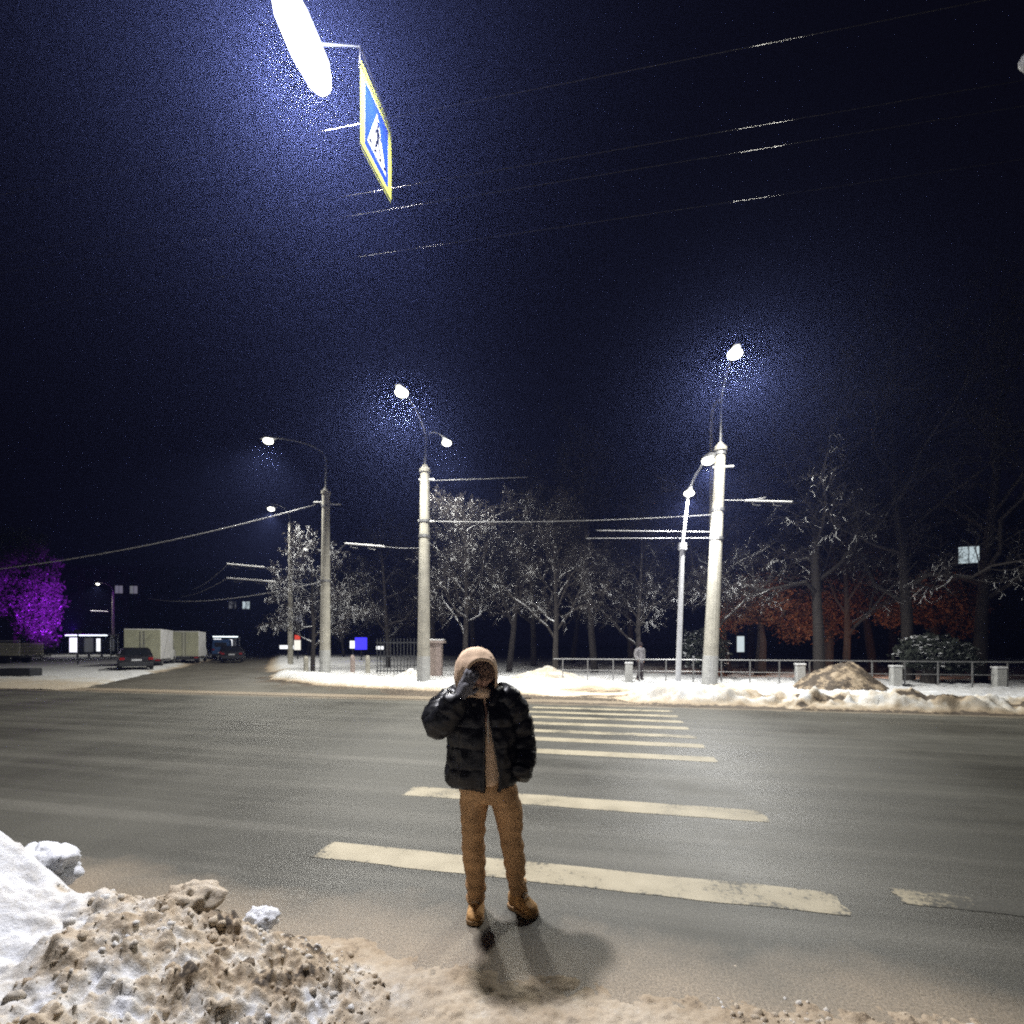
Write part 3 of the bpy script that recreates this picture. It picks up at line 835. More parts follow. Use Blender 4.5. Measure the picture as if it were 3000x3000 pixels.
# hanger rods up to the lamp arm
MB().tube([sp(-0.40, 0.44, -0.02), sp(-0.40, 0.62, -0.02)], 0.012, 6).build('hanger', M['steel'], se)
MB().tube([sp(0.40, 0.44, -0.02), sp(0.40, 0.50, -0.02)], 0.012, 6).build('hanger', M['steel'], se)
MB().tube([sp(0.42, 0.50, -0.02), sp(-0.40, 0.62, -0.02), Vector(LN) - Vector(se.location) + Vector((0.05, 0.1, 0.15))], 0.014, 6).build('stay_rod', M['steel'], se)
tag(se, 'blue crosswalk sign with fluorescent yellow border hanging overhead', 'sign')

# ------------------------------------------------------------------ park fence
def fence_pt(a, z=0.0): return Vector(road_pt(a, 20.85, z))
fa = [-3.05 + 3.19 * k for k in range(8)]
WHERE = ['first pale fence post right of the standing man', 'pale fence post beside the walking pedestrian', 'pale fence post behind the leaning lamp', 'pale fence post left of the brown heap',
         'pale fence post right of the brown heap', 'pale fence post near the right edge of the picture']
seen = 0
for k, a in enumerate(fa):
    p = fence_pt(a)
    if k in (0, 7): continue
    z = gz(p.x, p.y)
    e = empty('fence_post', (p.x, p.y, z), -RA)
    MB().box((0, 0, 0.28), (0.30, 0.30, 0.86)).build('block', M['whitewash'], e, bevel=0.02)
    MB().box((0, 0, 0.745), (0.34, 0.34, 0.07)).build('snow_cap', M['rime'], e, bevel=0.02)
    tag(e, WHERE[min(seen, 5)], 'fence post', 'pale concrete posts of the park fence'); seen += 1
fe = empty('park_fence', fence_pt(-3.0, 0.2))
FO = Vector(fe.location)
for zz, r in ((1.02, 0.025), (0.55, 0.016)):
    MB().tube([fence_pt(a, zz + 0.10) - FO for a in (-3.0, 3.3, 9.6, 20.0)], r, 6).build('rail', M['steel'], fe)
for i in range(22):
    a = -2.6 + i * 1.05
    MB().box(fence_pt(a, 0.62) - FO, (0.04, 0.04, 1.05)).build('upright', M['steel'], fe)
tag(fe, 'low grey railing fence of thin bars along the park', 'fence')

# gate pillar and dark gate
e = empty('gate_pillar', (-3.6, 23.4, gz(-3.6, 23.4)))
MB().box((0, 0, 0.75), (0.55, 0.55, 1.7)).build('shaft', M['stone'], e, bevel=0.03)
MB().box((0, 0, 1.64), (0.82, 0.82, 0.12)).build('cap', M['stone'], e, bevel=0.02)
MB().box((0, 0, 1.73), (0.74, 0.74, 0.10)).build('snow_cap', M['rime'], e, bevel=0.04)
tag(e, 'pinkish stone gate pillar with a snowy cap left of the man', 'gate pillar')
e = empty('iron_gate', (-4.1, 23.5, gz(-4.1, 23.5)))
for zz in (0.25, 0.95, 1.6): MB().box((-1.2, 0, zz), (2.4, 0.05, 0.06)).build('rail', M['dark_metal'], e)
for i in range(15): MB().box((-0.1 - i * 0.16, 0, 0.95), (0.035, 0.035, 1.7)).build('bar', M['dark_metal'], e)
tag(e, 'dark iron gate of upright bars left of the stone pillar', 'gate')
# bollards on the corner
for x, y, lab in ((-10.9, 26.0, 'short grey bollard left of the corner lamp'), (-8.3, 25.6, 'pale pinkish bollard right of the corner lamp'), (-7.6, 25.9, 'second short bollard right of the corner lamp')):
    e = MB().tube([(0, 0, -0.1), (0, 0, 0.8), (0, 0, 0.9), (0, 0, 0.93)], [0.13, 0.12, 0.09, 0.02], 12).build('bollard', M['stone'] if 'pinkish' in lab else M['concrete'])
    e.location = (x, y, gz(x, y)); tag(e, lab, 'bollard', 'bollards at the corner')

# heap of sandy snow
def heap(name, c, rx, ry, h, seed, dirt, label):
    t = np.linspace(-1, 1, 70)
    U, V = np.meshgrid(t, t, indexing='ij'); R = np.hypot(U, V)
    Z = np.maximum(1 - R, 0) ** 0.85 * h * (1 + 0.3 * fbm(U * 3, V * 3, seed, 4)) + 0.05 * fbm(U * 12, V * 12, seed + 3, 3) * (R < 1) - 0.06
    o = grid_mesh(name, U * rx, V * ry, Z, {'dirt': dirt + 0.25 * fbm(U * 4, V * 4, seed + 9, 3)}, M['snow'], keep=R < 1.0)
    o.location = c; tag(o, label, 'snow heap'); return o
heap('snow_heap', (11.55, 17.35, gz(11.55, 17.35)), 1.6, 1.2, 1.10, 3, 0.56, 'pointed brown heap of sandy snow by the fence at right')
heap('snow_heap', (1.55, 22.0, gz(1.55, 22.0)), 1.9, 1.2, 0.6, 8, 0.22, 'low grey snow heap behind the fence right of the man')
heap('snow_heap', (-4.6, 22.4, gz(-4.6, 22.4)), 0.9, 0.7, 0.45, 12, 0.12, 'small grey snow heap at the foot of the iron gate')

# ------------------------------------------------------------------ trees
def tree_segs(seed, height, trunk_r, spread, n_main, levels, droop=0.0, lean=0.0, base_frac=0.22, rmin=0.006):
    rnd = random.Random(seed)
    trunk, crown = [], []
    def rv(s): return Vector((rnd.gauss(0, s), rnd.gauss(0, s), rnd.gauss(0, s)))
    def grow(p, d, L, r, lvl):
        n = 5 if lvl <= 1 else (4 if lvl == 2 else 3)
        pts = [p.copy()]; q = p.copy(); dd = d.copy()
        for i in range(n):
            dd = (dd + rv(0.26 if lvl else 0.06) + Vector((0, 0, (0.10 if lvl < 3 else 0.02) - droop * (lvl >= 2)))).normalized()
            q = q + dd * (L / n); pts.append(q.copy())
        for i in range(n):
            ra = r * (1 - 0.75 * i / n); rb = r * (1 - 0.75 * (i + 1) / n)
            (trunk if lvl <= 1 else crown).append((pts[i], pts[i + 1], max(ra, rmin), max(rb, rmin * 0.8)))
        if lvl >= levels: return
        kids = {0: n_main, 1: 8, 2: 8, 3: 6, 4: 3}[lvl]
        t0 = base_frac if lvl == 0 else 0.22
        for k in range(kids):
            t = t0 + (1 - t0) * (k + rnd.random() * 0.8) / kids
            t = min(t, 0.99)
            i = min(int(t * n), n - 1); f = t * n - i
            c = pts[i].lerp(pts[i + 1], f)
            ax = (pts[i + 1] - pts[i]).normalized()
            if lvl == 0:
                az = k * 2.4 + rnd.random()
                out = Vector((math.cos(az), math.sin(az), 0))
                cd = (out * spread + ax * (0.45 + 0.5 * t)).normalized()
                cl_ = L * (0.52 - 0.26 * t) * rnd.uniform(0.8, 1.15)
            else:
                o_ = ax.orthogonal().normalized(); o_.rotate(Quaternion(ax, rnd.random() * 6.28))
                cd = (o_ * rnd.uniform(0.6, 1.0) + ax * 0.8).normalized()
                cl_ = L * rnd.uniform(0.42, 0.66) * (1 - 0.35 * t)
            grow(c, cd, cl_, r * (1 - 0.72 * t) * (0.55 if lvl else 0.5), lvl + 1)
    grow(Vector((0, 0, -0.2)), Vector((lean, 0, 1)).normalized(), height, trunk_r, 0)
    return trunk, crown

def segs_mesh(name, segs, n):
    P0 = np.array([s[0] for s in segs]); P1 = np.array([s[1] for s in segs])
    R0 = np.array([s[2] for s in segs])[:, None]; R1 = np.array([s[3] for s in segs])[:, None]
    T = P1 - P0; T /= np.linalg.norm(T, axis=1, keepdims=True) + 1e-9
    ref = np.where(np.abs(T[:, 2:3]) < 0.9, np.array([[0, 0, 1.0]]), np.array([[1.0, 0, 0]]))
    Xa = np.cross(T, ref); Xa /= np.linalg.norm(Xa, axis=1, keepdims=True) + 1e-9
    Ya = np.cross(T, Xa)
    V = []
    ph = math.pi / 2
    for k in range(n):
        c, s = math.cos(2 * math.pi * k / n + ph), math.sin(2 * math.pi * k / n + ph)
        V.append(P0 + (Xa * c + Ya * s) * R0)
    for k in range(n):
        c, s = math.cos(2 * math.pi * k / n + ph), math.sin(2 * math.pi * k / n + ph)
        V.append(P1 + (Xa * c + Ya * s) * R1)
    V = np.stack(V, 1); m = len(segs)
    base = (np.arange(m) * 2 * n)[:, None]
    Q = []
    for k in range(n):
        k2 = (k + 1) % n
        Q.append(np.concatenate([base + k, base + k2, base + n + k2, base + n + k], 1))
    return np_mesh(name, V.reshape(-1, 3), np.concatenate(Q, 0))

VAR = []
for (seed, h, r, spr, nm, lv, dr) in ((1, 9.0, 0.17, 0.95, 13, 4, 0.02), (2, 12.0, 0.22, 0.7, 14, 4, 0.0), (3, 7.0, 0.15, 1.25, 12, 4, 0.05), (4, 14.0, 0.26, 0.6, 15, 4, 0.0), (5, 10.0, 0.2, 1.1, 13, 4, 0.10), (6, 7.0, 0.15, 1.25, 16, 4, 0.06), (7, 9.0, 0.17, 1.05, 14, 4, 0.06)):
    t, c = tree_segs(seed, h, r, spr, nm, lv, dr, rmin={6: 0.012, 7: 0.0075}.get(seed, 0.006))
    VAR.append((segs_mesh('trunk', t, 7), segs_mesh('crown', c, 3)))

M['twig_snow'] = mat_bark('snow_laden_twigs', (0.06, 0.05, 0.042), 0.95)
def tree(x, y, var, scale, rz, label, dark=False, group='bare trees in the park'):
    e = empty('bare_tree', (x, y, gz(x, y)), rz)
    tm, cm = VAR[var]
    tw = M['twig_dark'] if dark else (M['twig_snow'] if var == 5 else M['twig'])
    for nm, me, mt in (('trunk', tm, M['bark_dark'] if dark else M['bark']), ('crown', cm, tw)):
        o = bpy.data.objects.new(nm, me); COL.objects.link(o); o.parent = e
        if not me.materials: me.materials.append(mt)
        o.material_slots[0].link = 'OBJECT'; o.material_slots[0].material = mt
    e.scale = (scale, scale, scale)
    tag(e, label, 'tree', group)
    return e

TREES = [
 (-11.6, 28.6, 5, 0.95, 0.3, 'small snow-laden tree glowing white behind the corner lamp', 0),
 (-8.2, 32.5, 4, 0.85, 1.1, 'dark bare tree between the corner lamp and the two-headed lamp', 1),
 (-2.3, 24.6, 6, 0.92, 2.0, 'snowy tree just right of the two-headed lamp, behind the man', 0),
 (-0.2, 27.5, 1, 0.85, 0.7, 'taller bare tree behind the man, partly hidden by a snowy one', 1),
 (2.1, 24.0, 6, 0.90, 3.0, 'snow-flecked tree right of the man behind the fence', 0),
 (4.6, 27.2, 1, 0.95, 4.1, 'tall bare tree behind the walking pedestrian', 1),
 (6.1, 23.2, 0, 0.78, 1.4, 'thin bare tree behind the slim white lamp', 1),
 (9.2, 22.4, 6, 0.95, 5.2, 'bare tree with snowy boughs right of the leaning lamp', 0),
 (11.2, 25.4, 1, 0.90, 2.6, 'tall bare tree with rusty-lit twigs behind the brown heap', 1),
 (12.9, 20.6, 3, 0.92, 0.4, 'tall dark-trunked tree rising beside the brown heap', 1),
 (15.2, 22.4, 0, 0.95, 3.6, 'spreading bare tree right of the brown heap', 1),
 (16.3, 20.2, 3, 0.95, 1.9, 'tall dark tree with a straight trunk, second from the right edge', 1),
 (19.6, 20.6, 3, 1.0, 4.9, 'big dark tree at the right edge', 1),
 (18.8, 25.5, 1, 1.0, 2.2, 'bare tree in front of the lit window at right', 1),
 (-5.6, 35.0, 3, 0.8, 0.9, 'far tall tree behind the iron gate', 1),
 (1.5, 34.0, 3, 0.85, 2.9, 'far tall tree right of the man, behind the nearer row', 1),
 (8.0, 33.0, 3, 0.9, 1.2, 'far tall tree behind the leaning lamp', 1),
 (15.5, 32.0, 3, 0.95, 3.9, 'far tall tree behind the brown heap', 1),
 (24.0, 31.0, 3, 1.0, 5.5, 'far tall tree close to the right edge', 1),
 (-3.0, 40.0, 1, 1.1, 4.4, 'furthest tree seen left of the two-headed lamp', 1),
 (5.0, 41.0, 1, 1.2, 0.2, 'furthest tree seen between man and slim lamp', 1),
 (-27.5, 66.0, 1, 0.9, 0.2, 'far dark tree down the side street behind the lit stop', 1),
 (-45.0, 78.0, 1, 0.9, 1.2, 'far dark tree behind the box trucks', 1),
 (-20.5, 60.0, 0, 0.95, 2.7, 'far bare tree down the side street, left of the snowy one', 1),
]
for t in TREES: tree(t[0], t[1], t[2], t[3], t[4], t[5], bool(t[6]))

# leafy evergreen masses: many small leaf faces through the crown
def leafy_crown(seed, blobs, n, size):
    rng = np.random.default_rng(seed)
    P = []
    w = np.array([b[3] * b[4] * b[5] for b in blobs]); w = w / w.sum()
    for b, k in zip(blobs, (w * n).astype(int)):
        d = rng.normal(size=(k, 3)); d /= np.linalg.norm(d, axis=1, keepdims=True)
        rr = rng.random((k, 1)) ** 0.45
        clump = 0.82 + 0.35 * (np.sin(d[:, :1] * 7 + seed) * np.sin(d[:, 1:2] * 8 + 1.3) * np.sin(d[:, 2:3] * 7))
        P.append(np.array(b[:3]) + d * rr * clump * np.array(b[3:6]))
    P = np.concatenate(P); m = len(P)
    a = rng.normal(size=(m, 3)); a /= np.linalg.norm(a, axis=1, keepdims=True)
    b_ = rng.normal(size=(m, 3)); b_ -= a * (a * b_).sum(1, keepdims=True); b_ /= np.linalg.norm(b_, axis=1, keepdims=True)
    s = size * (0.5 + rng.random((m, 1)))
    V = np.stack([P - a * s, P + b_ * s * 0.5, P + a * s, P - b_ * s * 0.5], 1).reshape(-1, 3)
    return np_mesh('crown', V, np.arange(4 * m).reshape(m, 4))
M['needles'] = mat_bark('snow_dusted_leaves', (0.05, 0.06, 0.045), 0.12)
def leafy_tree(x, y, seed, blobs, n, size, h, label, mat='needles', name='evergreen_tree', cat='tree'):
    e = empty(name, (x, y, gz(x, y)))
    link_mesh('crown', leafy_crown(seed, blobs, n, size), M[mat], e)
    MB().tube([(0, 0, -0.2), (0.1, 0, h * 0.4), (0, 0.1, h * 0.85)], [0.3, 0.22, 0.06], 8).build('trunk', M['bark'], e)
    tag(e, label, cat)
    return e
leafy_tree(-45.4, 45.0, 5, [(0.0, 0, 8.0, 3.2, 3.2, 5.2), (2.6, -0.6, 4.8, 2.0, 2.2, 3.6), (3.4, -1.0, 6.4, 1.5, 1.8, 2.6), (2.8, -0.4, 2.0, 1.3, 1.4, 2.2), (-3.5, 0, 6.5, 2.8, 2.8, 4.5)], 42000, 0.11, 12.0, 'bushy tree floodlit purple at the left edge')
leafy_tree(9.5, 24.2, 6, [(0, 0, 1.3, 1.3, 1.0, 1.2)], 5000, 0.09, 1.8, 'dark round shrub behind the leaning lamp', name='evergreen_shrub', cat='shrub')
leafy_tree(16.4, 19.4, 7, [(0, 0, 1.25, 1.3, 1.0, 0.85), (1.2, 0.2, 1.0, 1.0, 0.9, 0.8)], 7000, 0.08, 1.6, 'dark low shrub near the right edge of the park', name='evergreen_shrub', cat='shrub')

M['rust_glow_leaf'] = simple('rust_glow_leaves', (0.17, 0.085, 0.042), 0.9, var=0.4, scale=1.5)  # leaf colour carries the rust glow; the trees are added for it
for x, y, sd_, bl, lab in ((12.4, 24.6, 21, [(0, 0, 3.9, 1.9, 1.5, 1.7), (1.6, 0.2, 3.3, 1.3, 1.2, 1.3), (-1.5, 0, 3.0, 1.1, 1.1, 1.1)], 'added tree with rust-glow leaves left of the tall dark trunk behind the heap'),
                           (16.0, 25.0, 22, [(0, 0, 3.4, 2.0, 1.5, 2.0), (1.9, 0.3, 4.2, 1.4, 1.2, 1.4), (-1.6, 0.2, 2.6, 1.2, 1.1, 1.3)], 'added tree with rust-glow leaves right of the tall dark trunk behind the heap'),
                           (20.4, 23.8, 23, [(0, 0, 3.7, 1.9, 1.5, 1.7), (-1.8, 0, 3.2, 1.4, 1.2, 1.2), (1.7, 0.3, 3.0, 1.3, 1.2, 1.5)], 'added tree with rust-glow leaves near the right edge behind the low shrub')):
    leafy_tree(x, y, sd_, bl, 6500, 0.075, 4.2, lab, 'rust_glow_leaf', 'rust_glow_tree')
# purple floodlight for the tree
e = empty('floodlight', (-34.0, 38.5, gz(-34.0, 38.5)))
MB().tube([(0, 0, -0.1), (0, 0, 2.4)], 0.05, 8).build('post', M['dark_metal'], e)
MB().box((0, 0, 2.55), (0.35, 0.3, 0.25), Matrix.Rotation(math.radians(25), 3, 'Y')).build('lamp_body', M['dark_metal'], e, bevel=0.02)
ld = bpy.data.lights.new('floodlight_beam', 'SPOT'); ld.energy = 30000; ld.color = (0.42, 0.02, 1.0); ld.spot_size = math.radians(46); ld.spot_blend = 0.9; ld.shadow_soft_size = 0.15
lo = bpy.data.objects.new('floodlight_beam', ld); COL.objects.link(lo); lo.parent = e
lo.location = (-0.30, 0.1, 2.7)
lo.rotation_euler = (Vector((-41.8, 44.5, 5.0)) - Vector((-34.3, 38.6, 2.7))).to_track_quat('-Z', 'Y').to_euler()
tag(e, 'small dark floodlight on a post beside the purple-lit tree', 'floodlight')

# orange lamps deep in the park
def park_lamp(x, y, z, power, label):
    e = empty('park_lamp', (x, y, gz(x, y)))
    MB().tube([(0, 0, -0.1), (0, 0, z)], [0.05, 0.04], 8).build('post', M['dark_metal'], e)
    MB().ellipsoid((0, 0, z + 0.12), (0.11, 0.11, 0.13), 12, 8).build('globe', M['globe'], e, smooth=True)
    MB().tube([(0, 0, z + 0.24), (0, 0, z + 0.34)], [0.2, 0.03], 12).build('hood', M['dark_metal'], e)
    MB().box((0, -0.17, z + 0.1), (0.36, 0.02, 0.34)).build('shield', M['dark_metal'], e)
    ld = bpy.data.lights.new('globe_light', 'SPOT'); ld.spot_size = math.radians(165); ld.spot_blend = 0.3; ld.energy = power; ld.color = (1.0, 0.38, 0.14); ld.shadow_soft_size = 0.12
    lo = bpy.data.objects.new('globe_light', ld); COL.objects.link(lo); lo.parent = e; lo.location = (0, 0.12, z + 0.08)
    lo.rotation_euler = Vector((0.15, 1.0, 0.25)).to_track_quat('-Z', 'Y').to_euler()
    tag(e, label, 'park lamp', 'orange park lamps')
M['globe'] = emit('orange_lamp_globe', (1.0, 0.4, 0.1), 0.7)
park_lamp(10.15, 24.6, 2.2, 85, 'shielded orange park lamp hidden behind the leaning lamp')
park_lamp(13.25, 21.3, 2.0, 120, 'shielded orange park lamp behind the trunk by the brown heap')
park_lamp(16.7, 20.6, 1.6, 120, 'shielded orange park lamp behind the low shrub at right')

# ------------------------------------------------------------------ buildings
M['frame_dark'] = simple('grey_window_frame', (0.05, 0.05, 0.05), 0.8)
M['lit_window'] = emit('lit_window', (0.80, 0.95, 1.0), 0.7)
M['lit_window_warm'] = emit('lit_window_warm', (1.0, 0.95, 0.85), 0.9)
M['lit_window_dim'] = emit('lit_window_dim', (0.9, 0.92, 1.0), 0.16)
def building(name, label, org, rz, wid, dep, floors, bays, fh, lit, roof_h=1.2):
    e = empty(name, org, rz)
    H_ = floors * fh
    MB().box((0, dep / 2, H_ / 2), (wid, dep, H_)).build('wall', M['brick'], e)
    MB().box((0, dep / 2, H_ + roof_h / 2 - 0.2), (wid + 0.8, dep + 0.8, roof_h * 0.4)).build('roof', M['dark_metal'], e)
    pw, ph = wid / bays * 0.52, fh * 0.55
    frame = MB().box((0, 0, ph / 2 + 0.06), (pw + 0.2, 0.14, 0.12)).box((0, 0, -ph / 2 - 0.06), (pw + 0.2, 0.14, 0.12)).box((pw / 2 + 0.05, 0, 0), (0.1, 0.13, ph)).box((-pw / 2 - 0.05, 0, 0), (0.1, 0.13, ph)).box((0, 0, 0), (0.07, 0.1, ph))
    fo = frame.build('window', M['frame_dark'], e)
    po = MB().box((0, 0, 0), (pw, 0.04, ph)).build('pane', M['glass_dark'], fo)
    first = True
    for f in range(floors):
        for b in range(bays):
            loc = (-wid / 2 + (b + 0.5) * wid / bays, -0.05, (f + 0.5) * fh)
            if first: w_, p_ = fo, po; first = False
            else:
                w_ = fo.copy(); COL.objects.link(w_); w_.parent = e
                p_ = po.copy(); COL.objects.link(p_); p_.parent = w_
            w_.location = loc
            if (f, b) in lit:
                p_.material_slots[0].link = 'OBJECT'; p_.material_slots[0].material = M[lit[(f, b)]]
    tag(e, label, 'building', 'dark apartment blocks')
    return e
building('apartment_block', 'dark apartment block with lit windows behind the trees at right', (52.0, 56.0, 0), math.radians(-20), 40, 12, 5, 11, 3.4,
         {(3, 5): 'lit_window', (3, 7): 'lit_window', (2, 7): 'lit_window_dim'})
building('apartment_block', 'dark apartment block with a few lit windows far left', (-72.0, 118.0, 0), math.radians(12), 66, 14, 6, 22, 3.2,
         {(4, 4): 'lit_window_dim', (4, 5): 'lit_window_dim', (3, 12): 'lit_window_dim', (3, 13): 'lit_window', (2, 17): 'lit_window_dim', (2, 19): 'lit_window_dim'})

# ------------------------------------------------------------------ vehicles
M['car_black'] = simple('black_car_paint', (0.012, 0.012, 0.014), 0.25, var=0.2)
M['box_olive'] = simple('olive_truck_rear', (0.42, 0.42, 0.30), 0.7, var=0.15, scale=2)  # olive tone, on the rear doors only
M['box_white'] = simple('white_truck_side', (0.74, 0.74, 0.74), 0.6, var=0.1, scale=2)
M['red_light'] = simple('red_lamp_glass', (0.35, 0.01, 0.01), 0.2)
M['blue_body'] = simple('blue_van_paint', (0.05, 0.12, 0.30), 0.4, var=0.15)

def wheel(e, x, y, r, w):
    wo = MB().tube([(-w / 2, 0, 0), (-w * 0.4, 0, 0), (w * 0.4, 0, 0), (w / 2, 0, 0)], [r * 0.86, r, r, r * 0.86], 18).build('wheel', M['rubber'], e)
    wo.location = (x, y, r)
    MB().tube([(-w / 2 - 0.01, 0, 0), (w / 2 + 0.01, 0, 0)], r * 0.56, 12).build('rim', M['steel'], wo)

def truck(name, loc, rz, label, rear='box_olive', side_m='box_white', L=4.6, W_=2.2, H_=2.2, cab='box_white'):
    """local -Y is the rear"""
    e = empty(name, loc, rz)
    zf = 0.62
    MB().box((0, L / 2, zf + H_ / 2), (W_, L, H_)).build('cargo_box', M[side_m], e, bevel=0.03)
    for s in (-1, 1):
        d = MB().box((s * W_ / 4, -0.025, zf + H_ / 2), (W_ / 2 - 0.05, 0.05, H_ - 0.12)).build('rear_door', M[rear], e, bevel=0.01)
        MB().tube([(s * 0.12, -0.07, zf + 0.1), (s * 0.12, -0.07, zf + H_ - 0.15)], 0.02, 6).build('lock_bar', M['steel'], d)
        MB().box((s * (W_ / 2 - 0.2), -0.03, zf - 0.1), (0.3, 0.06, 0.12)).build('tail_light', M['red_light'], e)
    MB().box((0, L / 2 + 0.6, zf - 0.12), (0.9, L + 1.6, 0.2)).build('chassis', M['dark_metal'], e)
    MB().box((0, -0.05, 0.42), (W_ - 0.1, 0.1, 0.14)).build('bumper', M['dark_metal'], e)
    y0 = L + 0.15
    prof = [(y0, 0.45), (y0 + 1.9, 0.45), (y0 + 1.95, 1.15), (y0 + 1.35, 1.30), (y0 + 0.75, 2.1), (y0, 2.15)]
    c = MB().prism([(-W_ * 0.44, y, z) for y, z in prof], (W_ * 0.88, 0, 0)).build('cab', M[cab], e, bevel=0.05)
    for s in (-1, 1):
        MB().prism([(s * (W_ * 0.44 + 0.004), y, z) for y, z in ((y0 + 0.2, 1.3), (y0 + 1.15, 1.3), (y0 + 0.7, 1.95), (y0 + 0.2, 1.98))], (s * 0.01, 0, 0)).build('side_window', M['glass_dark'], e)
        wheel(e, s * (W_ * 0.40), 0.9, 0.38, 0.3); wheel(e, s * (W_ * 0.40), y0 + 1.1, 0.38, 0.24)
    tag(e, label, 'truck', 'box trucks parked along the side street')
    return e
RZ_S = math.atan2(-SX, SY)      # turn +Y onto the street direction
truck('box_truck', (-26.75, 35.6, 0.03), RZ_S, 'pale box truck with olive rear doors parked behind the dark car')
truck('box_truck', (-28.3, 42.4, 0.05), RZ_S, 'second pale box truck, further along the side street')

def car(name, loc, rz, label, paint='car_black', van=False):
    """local -Y is the rear"""
    e = empty(name, loc, rz)
    W_ = 1.75
    if van: prof = [(0, 0.35), (0, 1.0), (0.08, 2.05), (0.3, 2.2), (3.6, 2.2), (4.4, 1.35), (5.0, 1.15), (5.05, 0.4)]
    else: prof = [(0, 0.32), (-0.02, 0.62), (0.06, 0.98), (0.42, 1.40), (0.95, 1.50), (2.1, 1.48), (3.0, 1.02), (4.0, 0.86), (4.2, 0.62), (4.2, 0.32)]
    me_b = MB().prism([(-W_ / 2, y, z) for y, z in prof], (W_, 0, 0)).build('body', M[paint], e)
    bm = bmesh.new(); bm.from_mesh(me_b.data)
    for v_ in bm.verts:
        if v_.co.z > 1.02: v_.co.x *= 0.80 if not van else 0.93
    bmesh.ops.bevel(bm, geom=list(bm.edges), offset=0.06, segments=2, affect='EDGES', clamp_overlap=True)
    bm.to_mesh(me_b.data); bm.free()
    if van:
        MB().box((0, 0.035, 1.6), (1.2, 0.05, 0.5)).build('rear_window', M['glass_dark'], e)
    else:
        MB().prism([(-0.60, 0.10, 1.02), (0.60, 0.10, 1.02), (0.52, 0.36, 1.36), (-0.52, 0.36, 1.36)], (0, -0.03, 0.02)).build('rear_window', M['glass_dark'], e)
        MB().prism([(-0.62, 2.92, 1.04), (0.62, 2.92, 1.04), (0.55, 2.2, 1.43), (-0.55, 2.2, 1.43)], (0, 0.02, 0.02)).build('windscreen', M['glass_dark'], e)
        for s in (-1, 1):
            for (y0, y1) in ((0.55, 1.4), (1.5, 2.45)):
                MB().prism([(s * 0.80, y0, 1.04), (s * 0.80, y1 + 0.15, 1.04), (s * 0.715, y1, 1.38), (s * 0.715, y0 + 0.1, 1.38)], (s * 0.02, 0, 0)).build('side_window', M['glass_dark'], e)
    zt = 0.8 if not van else 1.05
    for s in (-1, 1):
        MB().box((s * 0.72, 0.0, zt), (0.26, 0.10, 0.16)).build('tail_light', M['red_light'], e, bevel=0.02)
        MB().box((s * 0.90, 2.7, 1.02), (0.16, 0.14, 0.12)).build('side_mirror', M[paint], e, bevel=0.02)
        for yw in (0.75, 3.35): wheel(e, s * (W_ / 2 - 0.08), yw, 0.32, 0.2)
    MB().box((0, -0.02, 0.45), (W_ * 0.98, 0.12, 0.22)).build('bumper', M['dark_metal'], e, bevel=0.03)
    MB().box((0, -0.03, 0.72), (0.52, 0.02, 0.12)).build('number_plate', M['white_metal'], e)
    tag(e, label, 'van' if van else 'car', 'vehicles parked along the side street')
    return e
car('parked_car', (-23.6, 30.9, 0.03), RZ_S + 0.25, 'dark hatchback parked in front of the box trucks')
car('parked_car', (-26.0, 45.6, 0.06), RZ_S, 'dark parked car beyond the second box truck')
car('parked_van', (-33.2, 56.0, 0.08), RZ_S, 'dark blue van parked furthest along the side street', 'blue_body', True)
car('parked_car', (-30.0, 52.0, 0.06), RZ_S, 'black parked car between the box trucks and the van')

M['plank'] = simple('pale_planks', (0.75, 0.72, 0.55), 0.8, var=0.2, scale=2)
# planked trailer at the left edge
e = empty('flatbed_trailer', (-43.9, 41.5, 0.08), 0.05)
MB().box((0, 0, 0.62), (6.4, 2.1, 0.14)).build('deck', M['dark_metal'], e)
for i in range(4):
    MB().box((0, -1.06, 0.84 + i * 0.27), (6.4, 0.05, 0.24)).build('side_plank', M['plank'], e, bevel=0.01)
    MB().box((0, 1.06, 0.84 + i * 0.27), (6.4, 0.05, 0.24)).build('side_plank', M['plank'], e, bevel=0.01)
MB().box((0, -1.06, 1.93), (6.4, 0.12, 0.06)).build('snow_edge', M['rime'], e)
for sx in (-1.9, 1.9):
    for sy in (-0.95, 0.95):
        wo = MB().tube([(0, -0.12, 0), (0, 0.12, 0)], 0.36, 16).build('wheel', M['rubber'], e); wo.location = (sx, sy, 0.36)
tag(e, 'pale plank-sided trailer at the left edge below the purple tree', 'trailer')
e = MB().box((0, 0, 0.2), (1.7, 0.7, 0.42)).build('concrete_block', M['dark_metal'], bevel=0.05)
e.location = (-26.3, 26.3, gz(-26.3, 26.3)); tag(e, 'low black block on the slush at the left edge', 'block')

